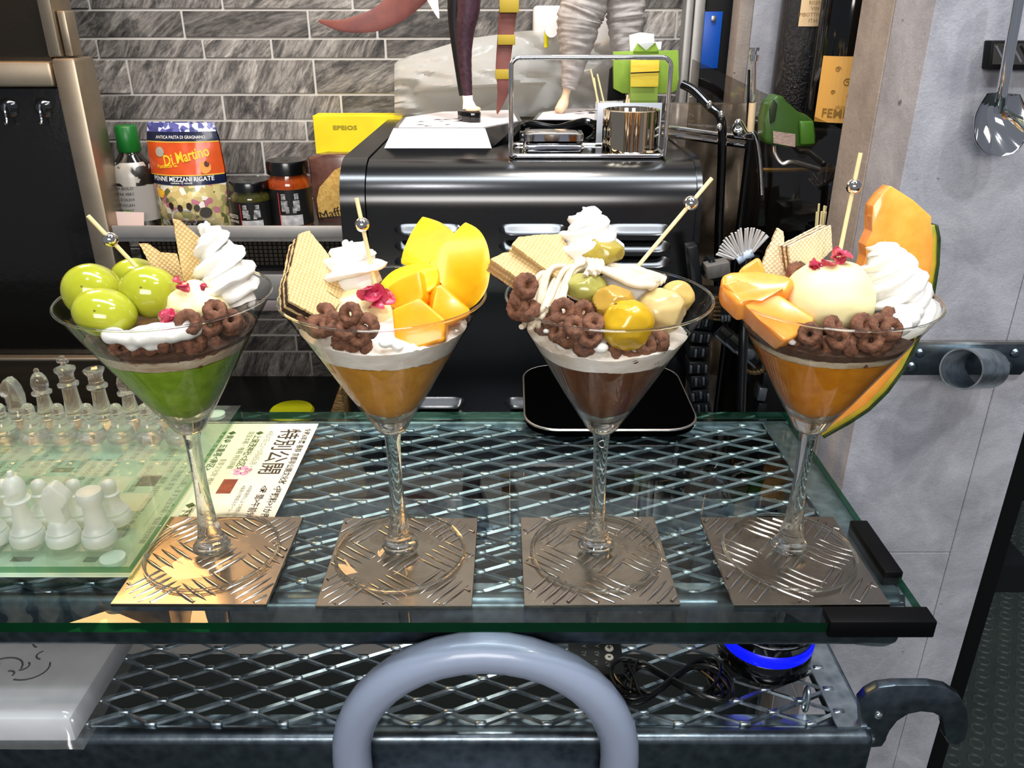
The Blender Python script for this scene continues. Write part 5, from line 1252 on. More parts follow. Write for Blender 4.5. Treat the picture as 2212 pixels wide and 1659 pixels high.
# =================================================================== wall side things
# plastic bag against the wall
def bagpt(u, v_):
    px = 852 + u*480; top = 138 - 62*min(1, u*3.2)**0.7 + 10*math.sin(u*7); py = 252 - v_*(252 - top)
    Y = 1.325 - 0.06*math.sin(PI*min(1, u*1.2 + 0.05))*math.sin(PI*min(1, v_*0.8 + 0.15)) - 0.030*abs(noise.noise(Vector((u*3.5 + v_, v_*2 - u, 2)))) - 0.016*abs(noise.noise(Vector((u*6 + v_*5, v_*4 - u*3, 5))))
    return atY(px, py, min(max(Y, 1.296 if v_ < 0.4 else 1.25), 1.33))
nu, nv = 60, 30; g = G(); vs = [bagpt(i/nu, j/nv) for i in range(nu + 1) for j in range(nv + 1)]
vs += [Vector((p.x, 1.338, p.z)) for p in vs]; m = (nu + 1)*(nv + 1)
fs = [(i*(nv + 1) + j, (i + 1)*(nv + 1) + j, (i + 1)*(nv + 1) + j + 1, i*(nv + 1) + j + 1) for i in range(nu) for j in range(nv)]
g.add(vs, fs + [tuple(m + q for q in reversed(f)) for f in fs])
o = g.build('plastic_bag', thin_glass('bag_film', '#e4dccd', '#c4b8a4', 0.03, 0.30, gain=0.2, milky=0.62), smooth=40); tag(o, 'crumpled translucent plastic bag against the tiled wall', 'bag')
def wallbox(nm, label, cat, x0, y0, x1, y1, Y, m, r=0.006):
    a, b_ = atY(x0, y0, Y), atY(x1, y1, Y); t_ = thing(nm, label, cat, ((a.x + b_.x)/2, WALL_Y - 0.01, min(a.z, b_.z)))
    G().box(min(a.x, b_.x), max(a.x, b_.x), Y, WALL_Y - 0.0085, min(a.z, b_.z), max(a.z, b_.z), r, seg=3).build('cover', m, t_); return t_
ob = wallbox('socket_box', 'white wall socket box with a plug behind the wrapped figure', 'socket', 1152, 12, 1222, 82, 1.31, MT['white_plastic'])
p = atY(1190, 66, 1.30); G().tube([p, p + Vector((0, -0.02, 0))], 0.009, 16).build('plug', MT['white_plastic'], ob)
p = atY(1180, 70, 1.29); G().tube([p, p + Vector((0, 0, -0.02))], 0.003, 8).build('yellow_tag', my, ob)
wallbox('switch_box', 'white wall switch box between the figure legs', 'switch', 1286, 14, 1338, 100, 1.31, MT['white_plastic'])
# yellow box standing behind the machine
YBX = 1.306; yb = atY(683, 335, YBX); yt = atY(683, 250, YBX); xr = atY(872, 300, YBX).x
ybx = thing('yellow_box', 'bright yellow box with dark lettering behind the machine corner', 'box', ((yb.x + xr)/2, 1.32, yb.z))
G().box(yb.x, xr, YBX, 1.346, yb.z, yt.z, 0.0008, seg=1).build('carton', P('yellow_carton', '#f2d81a', 0.45), ybx)
c = atY(745, 276, YBX); text_obj('EPEIOS', 0.0085, frame((c.x, YBX - 0.0002, c.z), (0, -1, 0)), P('olive_print', '#9c8a18', 0.6), ybx, 'lettering', width=pxlen(52, c), bold=0.03)
# ---- goods on the wall shelf
SZ = SHZ + 0.0001
def Xs(px, py, Y): return atY(px, py, Y).x
BYo = 1.170
# oil bottle
bc = Xs(298, 420, BYo); hb = atY(298, 270, BYo).z - SZ
ob = thing('oil_bottle', 'green capped oil bottle with a mottled white label', 'bottle', (bc, BYo, SZ)); rb = pxlen(47, (bc, BYo, .13))
G().lathe([(0, 0), (rb*0.95, 0.001), (rb, 0.004), (rb*0.98, hb*0.52), (rb*0.86, hb*0.62), (rb*0.5, hb*0.72), (rb*0.42, hb*0.76), (rb*0.42, hb*0.80), (0, hb*0.80)], (bc, BYo, SZ), 40).build('bottle_body', P('oil_glass', '#141008', 0.08, coat=0.6), ob, smooth=50)
G().lathe([(rb*0.46, hb*0.745), (rb*0.50, hb*0.76), (rb*0.46, hb*0.985), (rb*0.40, hb), (0, hb)], (bc, BYo, SZ), 32).build('green_cap', P('green_cap', '#0c5a1c', 0.35), ob, smooth=50)
tl = NT('mottled_label'); b_ = tl.n('ShaderNodeBsdfPrincipled'); v_ = tl.coord('Object'); tl.l(tl.ramp(tl.noise(v_, 34, 3, 0.5, 0.5), [(0.50, lin('#9c968c')), (0.52, lin('#171009'))]), b_.inputs['Base Color']); tl.val(b_, Roughness=0.35, Metallic=0.2)
G().lathe([(rb*1.005, hb*0.10), (rb*0.99, hb*0.52), (rb*0.87, hb*0.62), (rb*0.60, hb*0.69)], (bc, BYo, SZ), 40).build('upper_label', tl.fin(b_.outputs[0]), ob, smooth=50)
G().lathe([(rb*1.012, hb*0.09), (rb*1.000, hb*0.44)], (bc, BYo, SZ), 40).build('lower_label', P('grey_label', '#8d8780', 0.5), ob, smooth=50)
def bend(R):
    return lambda v: Vector((R*math.sin(v.x/R), v.y, R*math.cos(v.x/R) - R))
for k, s in enumerate(('EXTRA BIOLOGICO', 'EXTRA VERGINE', 'D\'OLIVA', 'TOSCANO', 'AROMATICO')):
    M = frame((bc - 0.002, BYo - rb*1.02, SZ + hb*(0.42 - 0.055*k)), (0, -1, 0)); text_obj(s, 0.0055, M, MT['black_matte'], ob, 'label_text', bend=bend(rb*1.02))
p = atY(297, 452, BYo); G().box(p.x - 0.005, p.x + 0.005, BYo - rb*1.03, BYo - rb*0.95, p.z - 0.004, p.z + 0.004).build('green_seal', P('seal_green', '#5aa01c', 0.5), ob)
# blank pink card
M, pt = outline([(250, 457), (311, 459), (311, 487), (249, 487)], (0, 1.125, 0.1), (0, -1, 0.12))
o = G().prism(pt, -0.0006, 0, M).build('price_card', P('pale_pink_card', '#d8bcb0', 0.6), smooth=0); tag(o, 'blank pale pink card leaning before the oil bottle', 'card')
# penne bag
PY_ = 1.165
pb = thing('pasta_bag', 'orange and blue penne pasta bag with yellow script lettering', 'pasta bag', (Xs(415, 420, PY_), PY_, SZ))
pbx0, pbx1 = Xs(338, 420, PY_), Xs(492, 420, PY_); pz1 = atY(410, 264, PY_).z; wP = pbx1 - pbx0; hP = pz1 - SZ
def bagsurf(u, v_, k=1):
    w = 1 - 0.10*max(0, v_ - 0.85)/0.15 - 0.02*math.sin(v_*9)
    d = 0.030*(1 - abs(2*u - 1)**2.5)*(1 - 0.85*max(0, v_ - 0.3)/0.7)*math.sqrt(min(1, (v_ + .02)*6)) + 0.002
    return Vector(((pbx0 + pbx1)/2 + (u - 0.5)*wP*w, PY_ - k*d - 0.0012*noise.noise(Vector((u*9, v_*9, 4))), SZ + hP*v_))
def bag_band(v0, v1, m, nm, off=0.0, u0=0.0, u1=1.0):
    g = G(); n, mm = 24, 10; vs = []
    for sd in (1, -1):
        for i in range(n + 1):
            for j in range(mm + 1):
                p = bagsurf(u0 + (u1 - u0)*i/n, v0 + (v1 - v0)*j/mm, sd); p.y -= sd*off; vs.append(p)
    q = (n + 1)*(mm + 1); f1 = [(i*(mm + 1) + j, (i + 1)*(mm + 1) + j, (i + 1)*(mm + 1) + j + 1, i*(mm + 1) + j + 1) for i in range(n) for j in range(mm)]
    g.add(vs, f1 + [tuple(q + a for a in reversed(f)) for f in f1]); return g.build(nm, m, pb, smooth=60)
mo = P('orange_film', '#c04a1c', 0.3, coat=0.2); mn = P('navy_film', '#141a34', 0.3, coat=0.2)
def patch(name, stops, sc):
    tt = NT(name); b1 = tt.n('ShaderNodeBsdfPrincipled'); vv = tt.coord('Object'); vo = tt.n('ShaderNodeTexVoronoi'); tt.l(vv, vo.inputs['Vector']); tt.val(vo, Scale=sc)
    sp_ = tt.n('ShaderNodeSeparateColor'); tt.l(vo.outputs['Color'], sp_.inputs[0]); rp = tt.ramp(sp_.outputs[0], stops); tt.t.nodes[-1].color_ramp.interpolation = 'CONSTANT'
    tt.l(rp, b1.inputs['Base Color']); tt.val(b1, Roughness=0.35, Coat_Weight=0.2); return tt.fin(b1.outputs[0])
mscene = patch('printed_scene', [(0.0, lin('#b8a46a')), (0.3, lin('#c9b87c')), (0.5, lin('#8f8a56')), (0.66, lin('#d8d2c4')), (0.8, lin('#5b5a34')), (0.9, lin('#b06a78'))], 130)
bag_band(0.0, 0.44, mscene, 'printed_front'); bag_band(0.44, 0.53, mn, 'name_band', 0.0004); bag_band(0.53, 0.83, mo, 'orange_band', 0.0004)
bag_band(0.83, 0.92, mn, 'navy_band', 0.0003); bag_band(0.92, 1.0, patch('azulejo_print', [(0, lin('#5a5c9c')), (0.4, lin('#c9cbe0')), (0.75, lin('#3c3e78'))], 160), 'blue_top', 0.0)
bag_band(0.525, 0.535, P('gold_edge', '#d8a838', 0.4), 'gold_line', 0.0006); bag_band(0.825, 0.835, P('gold_edge2', '#d8a838', 0.4), 'gold_line', 0.0006)
def bagtext(s, size, u, v_, m, width=None, bold=0.0, rot=0.0):
    R3 = Matrix.Rotation(rot, 3, 'Z')
    def bf(q):
        q2 = R3 @ Vector((q.x, q.y, 0)); p = bagsurf(u + q2.x/wP, v_ + q2.y/hP); p.y -= 0.0012; return p
    return text_obj(s, size, Matrix.Identity(4), m, pb, 'lettering', width=width, bend=bf, bold=bold)
wht = P('white_print', '#e4e2dc', 0.5); ylw = P('yellow_print', '#e8b424', 0.45)
bagtext('Di Martino', 0.0200, 0.56, 0.70, ylw, 0.062, 0.02, 0.22); bagtext('Pastificio G.', 0.0075, 0.30, 0.615, ylw, 0.030, 0.02, 0.10)
bagtext('ANTICA PASTA DI GRAGNANO', 0.0058, 0.5, 0.872, wht, 0.070); bagtext('PENNE MEZZANI RIGATE', 0.0085, 0.48, 0.495, wht, 0.082, 0.01); bagtext('cottura 12 minuti', 0.0042, 0.48, 0.462, wht)
def bagdisc(u, v_, r, m, nm, sx=1.0):
    n = 20; g = G(); vs = []
    for k in range(n):
        p = bagsurf(u + r*sx*math.cos(2*PI*k/n)/wP, v_ + r*math.sin(2*PI*k/n)/hP); p.y -= 0.0011; vs.append(p)
    g.add(vs, [tuple(range(n))]); g.build(nm, m, pb, smooth=0)
bagdisc(0.20, 0.74, 0.0065, P('silver_seal', '#9c968a', 0.4), 'round_seal'); bagdisc(0.15, 0.36, 0.0062, ylw, 'round_seal'); bagdisc(0.15, 0.36, 0.0046, P('violet_seal', '#3c3450', 0.5), 'round_seal_centre')
bagdisc(0.76, 0.18, 0.0075, P('dark_seal', '#3a3630', 0.5), 'round_seal'); bagdisc(0.80, 0.60, 0.0085, P('orange_figure', '#e08a3c', 0.5), 'printed_figure', 0.8); bagdisc(0.82, 0.63, 0.0040, P('brown_hair', '#4a2014', 0.5), 'printed_figure', 0.8)
bag_band(0.02, 0.10, P('black_panel', '#0c0c10', 0.4), 'weight_panel', 0.0008, 0.2, 0.74); bagtext('500g e', 0.0085, 0.47, 0.068, wht, None, 0.01)
bagdisc(0.45, 0.13, 0.014, P('white_cloth_print', '#d8d4cc', 0.5), 'printed_table', 1.3)
for k, u in enumerate((0.30, 0.43, 0.56, 0.66)): bagdisc(u, 0.25 - 0.02*(k % 2), 0.0050, P('print_dark', '#2c2018', 0.5), 'printed_person', 0.8)
# jars
def jar(label, px, ptop, wpx, contents, lidc, Y, lines):
    xc = Xs(px, 430, Y); r = pxlen(wpx/2, (xc, Y, .12)); h = atY(px, ptop, Y + r*0.4).z - SZ
    t_ = thing('glass_jar', label, 'jar', (xc, Y, SZ))
    G().lathe([(0, 0), (r*0.92, 0), (r, 0.004), (r, h*0.62), (r*0.97, h*0.70), (r*0.84, h*0.78), (r*0.84, h*0.84), (0, h*0.84)], (xc, Y, SZ), 40).build('jar_body', contents, t_, smooth=50)
    G().lathe([(r*0.93, h*0.80), (r*0.98, h*0.81), (r*0.98, h*0.96), (r*0.94, h), (0, h)], (xc, Y, SZ), 40).build('lid', lidc, t_, smooth=50)
    G().lathe([(r*1.008, h*0.05), (r*1.008, h*0.60)], (xc, Y, SZ), 40).build('label', P('black_label', '#0c0c0d', 0.4), t_, smooth=50)
    def curved(x0, x1, z0, z1, m, nm, e=1.016):
        g = G(); n = 10; vs = []
        for i in range(n + 1):
            a = (x0 + (x1 - x0)*i/n)/r; vs += [(xc + r*e*math.sin(a), Y - r*e*math.cos(a), SZ + z0), (xc + r*e*math.sin(a), Y - r*e*math.cos(a), SZ + z1)]
        g.add(vs, [(2*i, 2*i + 2, 2*i + 3, 2*i + 1) for i in range(n)]); g.build(nm, m, t_, smooth=0)
    pale = P('photo_grey', '#b4b2b0', 0.5, col2='#3c3a3a', vscale=170)
    curved(-r*0.30, r*0.75, h*0.06, h*0.22, P('photo_white', '#c9c7c4', 0.5, col2='#8a8888', vscale=90), 'printed_photo')
    def person(cx, s):
        for (x, z, w, hh) in ((0, 0.50, 0.20, 0.09), (0.02, 0.36, 0.30, 0.16), (0.14, 0.30, 0.16, 0.10)):
            curved(r*(cx + x*s - w/2), r*(cx + x*s + w/2), h*(z - hh/2), h*(z + hh/2), pale, 'printed_person', 1.019)
    person(-0.08, 1); person(0.52, -1)
    curved(-r*0.34, -r*0.30, h*0.06, h*0.56, P('red_line', '#b03038', 0.5), 'red_line')
    for k, (s, sz) in enumerate(lines):
        M = frame((xc - r*0.66, Y - r*0.80, SZ + h*(0.30 - 0.10*k)), (-0.66, -0.75, 0)); text_obj(s, sz, M, wht, t_, 'lettering', bold=0.01, lift=0.002)
    mm = frame((xc - r*.1, Y, SZ + h + 0.0004), (0, 0, 1), (0, 1, 0)); text_obj('MJ', 0.010, mm, P('grey_emboss', '#3c3c3c', 0.5), t_, 'lid_mark')
    return t_
jar('small squat pesto jar with a black lid, dark green contents', 543, 385, 86, P('pesto', '#2c2c0c', 0.12, coat=0.6, col2='#3c3a14', vscale=120), MT['black_satin'], 1.165, [('PESTO', 0.0075), ('GENOVESE', 0.0045)])
jar('taller sauce jar with a black lid, orange red contents', 628, 342, 90, P('red_sauce', '#7a2c0a', 0.12, coat=0.6, col2='#8f3c10', vscale=120), MT['black_satin'], 1.175, [])
# brown pasta bag half behind the machine
M, pt = outline([(664, 340), (700, 334), (790, 334), (790, 487), (688, 487), (676, 430)], (-0.25, 1.19, 0.1), (0, -1, 0))
sb = thing('snack_bag', 'brown and gold pasta bag half hidden behind the machine', 'pasta bag', (-0.27, 1.19, SZ))
G().prism(pt, -0.03, 0, M, 0.004).build('bag_body', P('brown_film', '#4a2420', 0.25, coat=0.3, col2='#6b4a3c', vscale=40), sb)
M, pt = outline([(690, 405), (722, 368), (760, 350), (790, 350), (790, 462), (690, 470), (684, 430)], (-0.25, 1.1885, 0.1), (0, -1, 0))
G().prism(pt, -0.001, 0, M).build('pasta_picture', P('golden_pasta', '#d8b060', 0.5, col2='#a87c34', vscale=110, vdist=2.0), sb, smooth=0)
c = atY(712, 455, 1.187); text_obj('Maffaldine', 0.018, frame((c.x + 0.02, 1.1868, c.z), (0, -1, 0)) @ Matrix.Rotation(0.25, 4, 'Z'), MT['black_matte'], sb, 'lettering')

# =================================================================== things right of the machine
BK = 1.20
def vbox(px0, px1, py0, py1, Y, d, nm, m, b=0.001, par=None):
    a, b_ = atY(px0, (py0 + py1)/2, Y), atY(px1, (py0 + py1)/2, Y); z0, z1 = atY(CX, py1, Y).z, atY(CX, py0, Y).z
    return G().box(a.x, b_.x, Y, Y + d, z0, z1, b).build(nm, m, par)
# window profile, black panel, blue card, concrete column
wp = thing('steel_profile', 'grey steel window profile behind the wire caddy', 'profile', (0.25, 1.28, CNT_Z))
xx = X_at(1497, 60, 1.25)
G().box(xx - 0.012, xx - 0.001, 1.25, 1.28, CNT_Z, 0.7, 0.002).build('outer_bar', MT['rail_grey'], wp)
G().box(xx + 0.001, xx + 0.016, 1.255, 1.28, CNT_Z, 0.7, 0.002).build('inner_bar', MT['rail_grey'], wp)
bp = vbox(1514, 1600, -120, 520, 1.24, 0.02, 'partition_board', MT['black_matte']); tag(bp, 'black upright partition board behind the blue card', 'board')
bl = thing('blue_card', 'blue card clipped to the black panel beside the concrete column', 'card', atY(1535, 148, 1.232))
vbox(1518, 1556, 25, 148, 1.232, 0.004, 'card', P('blue_card', '#0c4ca8', 0.4), 0.0005, bl)
vbox(1537, 1547, 34, 46, 1.229, 0.002, 'clip', MT['steel'], 0.0005, bl)
x0, x1 = X_at(1590, 100, 1.16), X_at(1708, 100, 1.16)
colm = thing('concrete_column', 'narrow concrete column behind the green tool', 'column', ((x0 + x1)/2, 1.2, CNT_Z))
G().box(x0 + 0.018, x1, 1.16, 1.20, CNT_Z, 0.9, 0.001).build('column_face', MT['concrete'], colm); G().box(x0, x0 + 0.0176, 1.161, 1.20, CNT_Z, 0.9, 0.001).build('column_edge', MT['concrete_warm'], colm)
# bottle cupboard and bottles
SB = 0.222
cbx0 = X_at(1690, 340, 1.02)
bcab = thing('bottle_cabinet', 'black low cabinet carrying the wine bottles beside the pillar', 'cabinet', (0.38, 1.05, CNT_Z))
G().box(cbx0 - 0.01, 0.55, 1.020, 1.158, CNT_Z, SB, 0.003).build('cabinet_body', MT['black_matte'], bcab)
G().box(cbx0 - 0.03, 0.55, 1.013, 1.0195, 0.172, 0.178, 0.001).build('brass_rail', P('brass', '#a8884a', 0.3, 1.0), bcab)
def winebottle(label, px, Y, r, mat):
    xc = X_at(px, 150, Y); t_ = thing('wine_bottle', label, 'bottle', (xc, Y, SB + 0.0001)); h = 0.30
    G().lathe([(0, 0), (r*0.94, 0), (r, 0.005), (r, h*0.62), (r*0.85, h*0.70), (r*0.42, h*0.78), (r*0.40, h*0.97), (r*0.44, h), (0, h)], (xc, Y, SB + 0.0001), 40).build('bottle_body', mat, t_, smooth=50); return t_, xc
mdk = P('black_wine_glass', '#050505', 0.08, coat=0.5)
t1, xc1 = winebottle('dark sparkling bottle with a cream label next to the column', 1722, 1.125, 0.030, P('glitter_glass', '#0a0606', 0.15, coat=0.5, bump=0.8, bscale=300, bdist=0.004))
def lab(t_, xc, Y, r, a0, a1, py0, py1, m, nm):
    z0, z1 = atY(CX, py1, Y - r).z, atY(CX, py0, Y - r).z; n = 16; g = G(); vs = []
    for i in range(n + 1):
        a = a0 + (a1 - a0)*i/n; vs += [(xc + r*1.015*math.sin(a), Y - r*1.015*math.cos(a), z0), (xc + r*1.015*math.sin(a), Y - r*1.015*math.cos(a), z1)]
    g.add(vs, [(2*i, 2*i + 2, 2*i + 3, 2*i + 1) for i in range(n)]); return g.build(nm, m, t_, smooth=0), z0, z1
lab(t1, xc1, 1.125, 0.030, -0.5, 0.75, -60, 57, P('cream_label', '#d8b88c', 0.6), 'label')
for k, s in enumerate(('RISERVA', 'VINO', 'IMBOTTIGLIATO', 'ITALIA')):
    c = atY(1728, 6 + k*13, 1.125 - 0.0315); text_obj(s, 0.006, frame((xc1 + 0.004, 1.125 - 0.0322, c.z), (0, -1, 0)), P('brown_print', '#7a5a34', 0.6), t1, 'lettering')
t3, xc3 = winebottle('black wine bottle with a golden scroll label behind the pillar edge', 1822, 1.062, 0.038, mdk)
Yl = 1.062; gl_l = P('golden_label', '#d8a250', 0.55)
lab(t3, xc3, Yl, 0.038, -1.05, 1.0, 122, 266, gl_l, 'label')
olv = P('olive_scroll', '#8a6420', 0.6)
zc3 = lambda py: atY(CX, py, Yl - 0.038).z
text_obj('FEMME', 0.0140, frame((xc3 - 0.011, Yl - 0.0392, zc3(246)), (0, -1, 0)), olv, t3, 'lettering', bend=(lambda v: Vector((0.0392*math.sin((v.x - 0.011)/0.0392) + 0.011, v.y, 0.0392*math.cos((v.x - 0.011)/0.0392) - 0.0392))), bold=0.01)
text_obj('VEUVE DE VIGNE', 0.0045, frame((xc3, Yl - 0.0392, zc3(232)), (0, -1, 0)), olv, t3, 'lettering', bend=bend(0.0392))
for k, (u, py, s) in enumerate(((-0.020, 150, 1.0), (0.004, 140, .8), (0.006, 158, .5), (-0.008, 178, 1.5), (0.016, 178, .7), (-0.022, 200, .8), (-0.004, 208, .7), (0.010, 208, .9), (0.018, 240, .8), (0.010, 222, .5))):
    R3 = 0.0388; pts = []
    for q in range(16):
        a = q*0.62; rr = 0.0034*s*(1 - q/18); uu = u + rr*math.cos(a); pts.append((xc3 + R3*math.sin(uu/R3), Yl - R3*math.cos(uu/R3), zc3(py) + rr*math.sin(a)))
    G().tube(pts, 0.0004, 5).build('scroll_mark', olv, t3)
# clear acrylic guard
a, b_ = atY(1497, 128, 1.055), atY(1826, 283, 0.965)
o = G().add([(a.x, a.y, a.z), (b_.x, b_.y, b_.z), (b_.x, b_.y, -0.1), (a.x, a.y, -0.1), (a.x, a.y + .003, a.z), (b_.x, b_.y + .003, b_.z), (b_.x, b_.y + .003, -0.1), (a.x, a.y + .003, -0.1)], [(3, 2, 1, 0), (4, 5, 6, 7), (0, 1, 5, 4), (1, 2, 6, 5), (2, 3, 7, 6), (3, 0, 4, 7)]).build('acrylic_guard', thin_glass('clear_guard', '#dedad4', '#a8a49c', 0.06, 0.02), smooth=0); tag(o, 'clear acrylic guard standing slantwise behind the green tool', 'guard')
# chrome twin bars, valve post, black lever
o = thing('twin_rail', 'pair of chrome bars running behind the wire caddy to the valve', 'rail', atY(1530, 300, 1.0))
for dz in (0, 0.0085): G().tube([atY(1432, 274, 1.06) - Vector((0, 0, dz)), atY(1612, 299, 0.985) - Vector((0, 0, dz))], 0.0032, 12).build('bar', MT['chrome'], o)
vp = thing('valve_post', 'thin chrome valve post with a pale wooden grip', 'valve', atY(1620, 305, 0.985))
Yv = 0.985
G().tube([atY(1628, 104, Yv), atY(1626, 220, Yv)], 0.0034, 12).build('rod', MT['chrome'], vp)
for py, r in ((106, .0060), (122, .0056), (128, .0050)): 
    c = atY(1628, py, Yv); G().lathe([(0, -0.002), (r, -0.0018), (r, 0.0018), (0, 0.002)], c, 20).build('knob', MT['chrome'], vp)
G().tube([atY(1626, 222, Yv), atY(1621, 284, Yv)], 0.0042, 14).build('wooden_grip', P('pale_wood', '#d8bc94', 0.6), vp)
G().tube([atY(1622, 150, Yv + .004), atY(1618, 284, Yv + .004)], 0.0036, 14).build('black_sleeve', MT['black_gloss'], vp)
G().tube(spline([atY(1582, 280, Yv), atY(1596, 262, Yv - .005), atY(1612, 286, Yv), atY(1630, 290, Yv), atY(1640, 340, Yv), atY(1645, 420, Yv)], 6), 0.0032, 12).build('bent_arm', MT['chrome'], vp)
G().ball(atY(1596, 284, Yv), (0.008, 0.007, 0.006), 18, 10).build('joint', MT['chrome'], vp)
G().tube([atY(1620, 300, Yv), (atY(1620, 300, Yv).x - 0.004, Yv, CNT_Z)], 0.004, 12).build('stand_rod', MT['black_gloss'], vp)
lv = thing('black_lever', 'black curved lever tube beside the machine corner', 'lever', atY(1556, 500, 0.99))
G().tube(spline([atY(1474, 182, 1.03), atY(1500, 196, 1.02), atY(1535, 232, 1.0), atY(1556, 254, .99), atY(1560, 300, .99), atY(1557, 400, .99), atY(1552, 520, .99), atY(1550, 700, .99)], 6), 0.0052, 14).build('lever_tube', MT['black_gloss'], lv)
for (px, py) in ((1533, 226), (1558, 248), (1554, 275)): G().ball(atY(px, py, 0.984), (0.0032, 0.003, 0.005), 12, 8).build('chrome_stud', MT['chrome'], lv)
# crumpled foil backing between machine and column, brownish reflections put into its colour
nu, nv = 24, 30; g = G(); vs = []
for i in range(nu + 1):
    for j in range(nv + 1):
        x = 0.212 + 0.100*i/nu; z = CNT_Z + (0.24 - CNT_Z)*j/nv
        vs.append((x, 1.13 + 0.05*i/nu*0 + 0.025*noise.noise(Vector((x*22, z*14, 0))) + 0.012*noise.noise(Vector((x*60, z*40, 3))), z))
for i in range(nu + 1):
    for j in range(nv + 1): p = vs[i*(nv + 1) + j]; vs.append((p[0], 1.155, p[2]))
m = (nu + 1)*(nv + 1); fs = [(i*(nv + 1) + j, (i + 1)*(nv + 1) + j, (i + 1)*(nv + 1) + j + 1, i*(nv + 1) + j + 1) for i in range(nu) for j in range(nv)]
o = g.add(vs, fs + [tuple(m + q for q in reversed(f)) for f in fs]).build('foil_sheet', P('crumpled_foil', '#9c9084', 0.35, 0.35, var=0.35, vscale=25), smooth=60); tag(o, 'crumpled silvery foil sheet standing behind the black lever', 'foil')
# green hand tool with label
gt_ = thing('green_tool', 'green plastic hand tool with a small paper label, hanging by the valve', 'tool', atY(1705, 325, 0.95))
mgr = P('olive_green_plastic', '#34561a', 0.35, col2='#2c4a16', vscale=20)
def slabG(pxs, Y, th, nm, m, par, b=0.004, n=(0, -1, 0), seg=3):
    M, pt = outline(pxs, (0.33, Y, 0.2), n); return G().prism(pt, -th, 0, M, b, seg=seg).build(nm, m, par, smooth=50)
slabG([(1650, 300), (1652, 260), (1660, 222), (1678, 206), (1694, 208), (1708, 238), (1740, 246), (1760, 262), (1764, 300), (1756, 318), (1700, 318), (1655, 312)], 0.950, 0.030, 'tool_body', mgr, gt_, 0.006)
slabG([(1662, 236), (1672, 214), (1680, 226), (1674, 262), (1664, 268)], 0.9485, 0.004, 'grip_slot', P('dark_green', '#16260c', 0.5), gt_, 0.0008)
slabG([(1728, 262), (1758, 262), (1762, 312), (1730, 314)], 0.944, 0.006, 'end_cap', P('bright_green_plastic', '#3f6a1c', 0.3), gt_, 0.002)
slabG([(1670, 283), (1718, 290), (1718, 318), (1671, 309)], 0.9425, 0.001, 'paper_label', P('printed_label', '#b4a294', 0.6, col2='#8d6a60', vscale=150, stretch=(1, 1, 4)), gt_, 0.0)
o = G().tube(spline([atY(1674, 316, .96), atY(1676, 336, .955), atY(1690, 354, .95), atY(1712, 350, .95), atY(1768, 366, .96)], 6), 0.0030, 12).build('hanging_hook', MT['steel']); tag(o, 'bent grey steel hook hanging under the green tool', 'hook')
# toothpick bundle in a dark tumbler
tb = thing('skewer_tumbler', 'dark tumbler of bamboo skewers next to the pillar', 'tumbler', atY(1775, 560, 0.93)); c = atY(1775, 540, 0.93)
G().lathe([(0, 0), (0.02, 0), (0.022, 0.06), (0.020, 0.06), (0.018, 0.003), (0, 0.003)], (c.x, c.y, c.z - 0.03), 28).build('tumbler', P('smoked_tumbler', '#0c0c0c', 0.1, coat=0.5), tb)
rn = random.Random(6)
for k in range(9):
    px = 1762 + rn.uniform(0, 28); p = atY(px, 440 + rn.uniform(0, 22), 0.93 + rn.uniform(-.008, .008)); G().tube([p, (c.x + (p.x - c.x)*0.5, p.y, c.z - 0.02)], 0.0012, 7).build('skewer', MT['wood_pick'], tb)
G().box(c.x - 0.05, 0.345, 0.905, 0.98, CNT_Z, c.z - 0.0301, 0.003).build('riser', MT['black_matte'], tb)
# dark jointed model robot between machine and melon glass
RY = 0.86
rb_ = thing('model_robot', 'dark grey jointed model robot standing beside the machine', 'model robot', atY(1590, 900, RY))
mr1 = P('robot_dark', '#26282a', 0.3, 0.7); mr2 = P('robot_grey', '#6d7276', 0.28, 0.8); mr3 = P('robot_bronze', '#6a583c', 0.35, 0.8); rn = random.Random(12)
def rbox(px, py, w, h, d, ang, m, nm, Y=RY, b=0.0012):
    c = atY(px, py, Y); M = Matrix.Translation(c) @ Matrix.Rotation(math.radians(ang), 4, 'Y'); ww, hh = pxlen(w/2, c), pxlen(h/2, c)
    return G().box(-ww, ww, -d/2, d/2, -hh, hh, b, M).build(nm, m, rb_)
rbox(1500, 590, 22, 130, 0.02, -12, mr1, 'shoulder_plate'); rbox(1548, 655, 62, 60, 0.03, 6, mr1, 'chest'); rbox(1536, 655, 20, 54, 0.034, 6, mr3, 'chest_gear')
for k in range(6): rbox(1540, 633 + k*9, 16, 4, 0.040, 6, mr3, 'gear_tooth', b=0.0004)
for k in range(3): rbox(1552 + k*7, 676, 5, 12, 0.040, 0, mr2, 'vent_slat', b=0.0004)
rbox(1540, 580, 40, 40, 0.025, 20, mr1, 'head'); rbox(1548, 580, 50, 30, 0.02, -12, P('robot_stone', '#5c5854', 0.6), 'head_crest', RY - .012)
seg_pts = [(1512, 690), (1508, 720), (1505, 752), (1503, 785), (1506, 815), (1508, 845), (1512, 872)]
for k, (px, py) in enumerate(seg_pts):
    rbox(px, py, 46 - 2*k, 27, 0.026, 8 - 3*k, mr1, 'leg_segment')
    for q in range(5): rbox(px - 16 + q*8, py + rn.uniform(-3, 3), 5, 17, 0.031, 8 - 3*k, mr2 if (q + k) % 2 else mr1, 'armour_slat', b=0.0004)
rbox(1515, 905, 20, 46, 0.02, -10, mr1, 'shin'); rbox(1518, 935, 30, 18, 0.04, 0, mr1, 'foot')
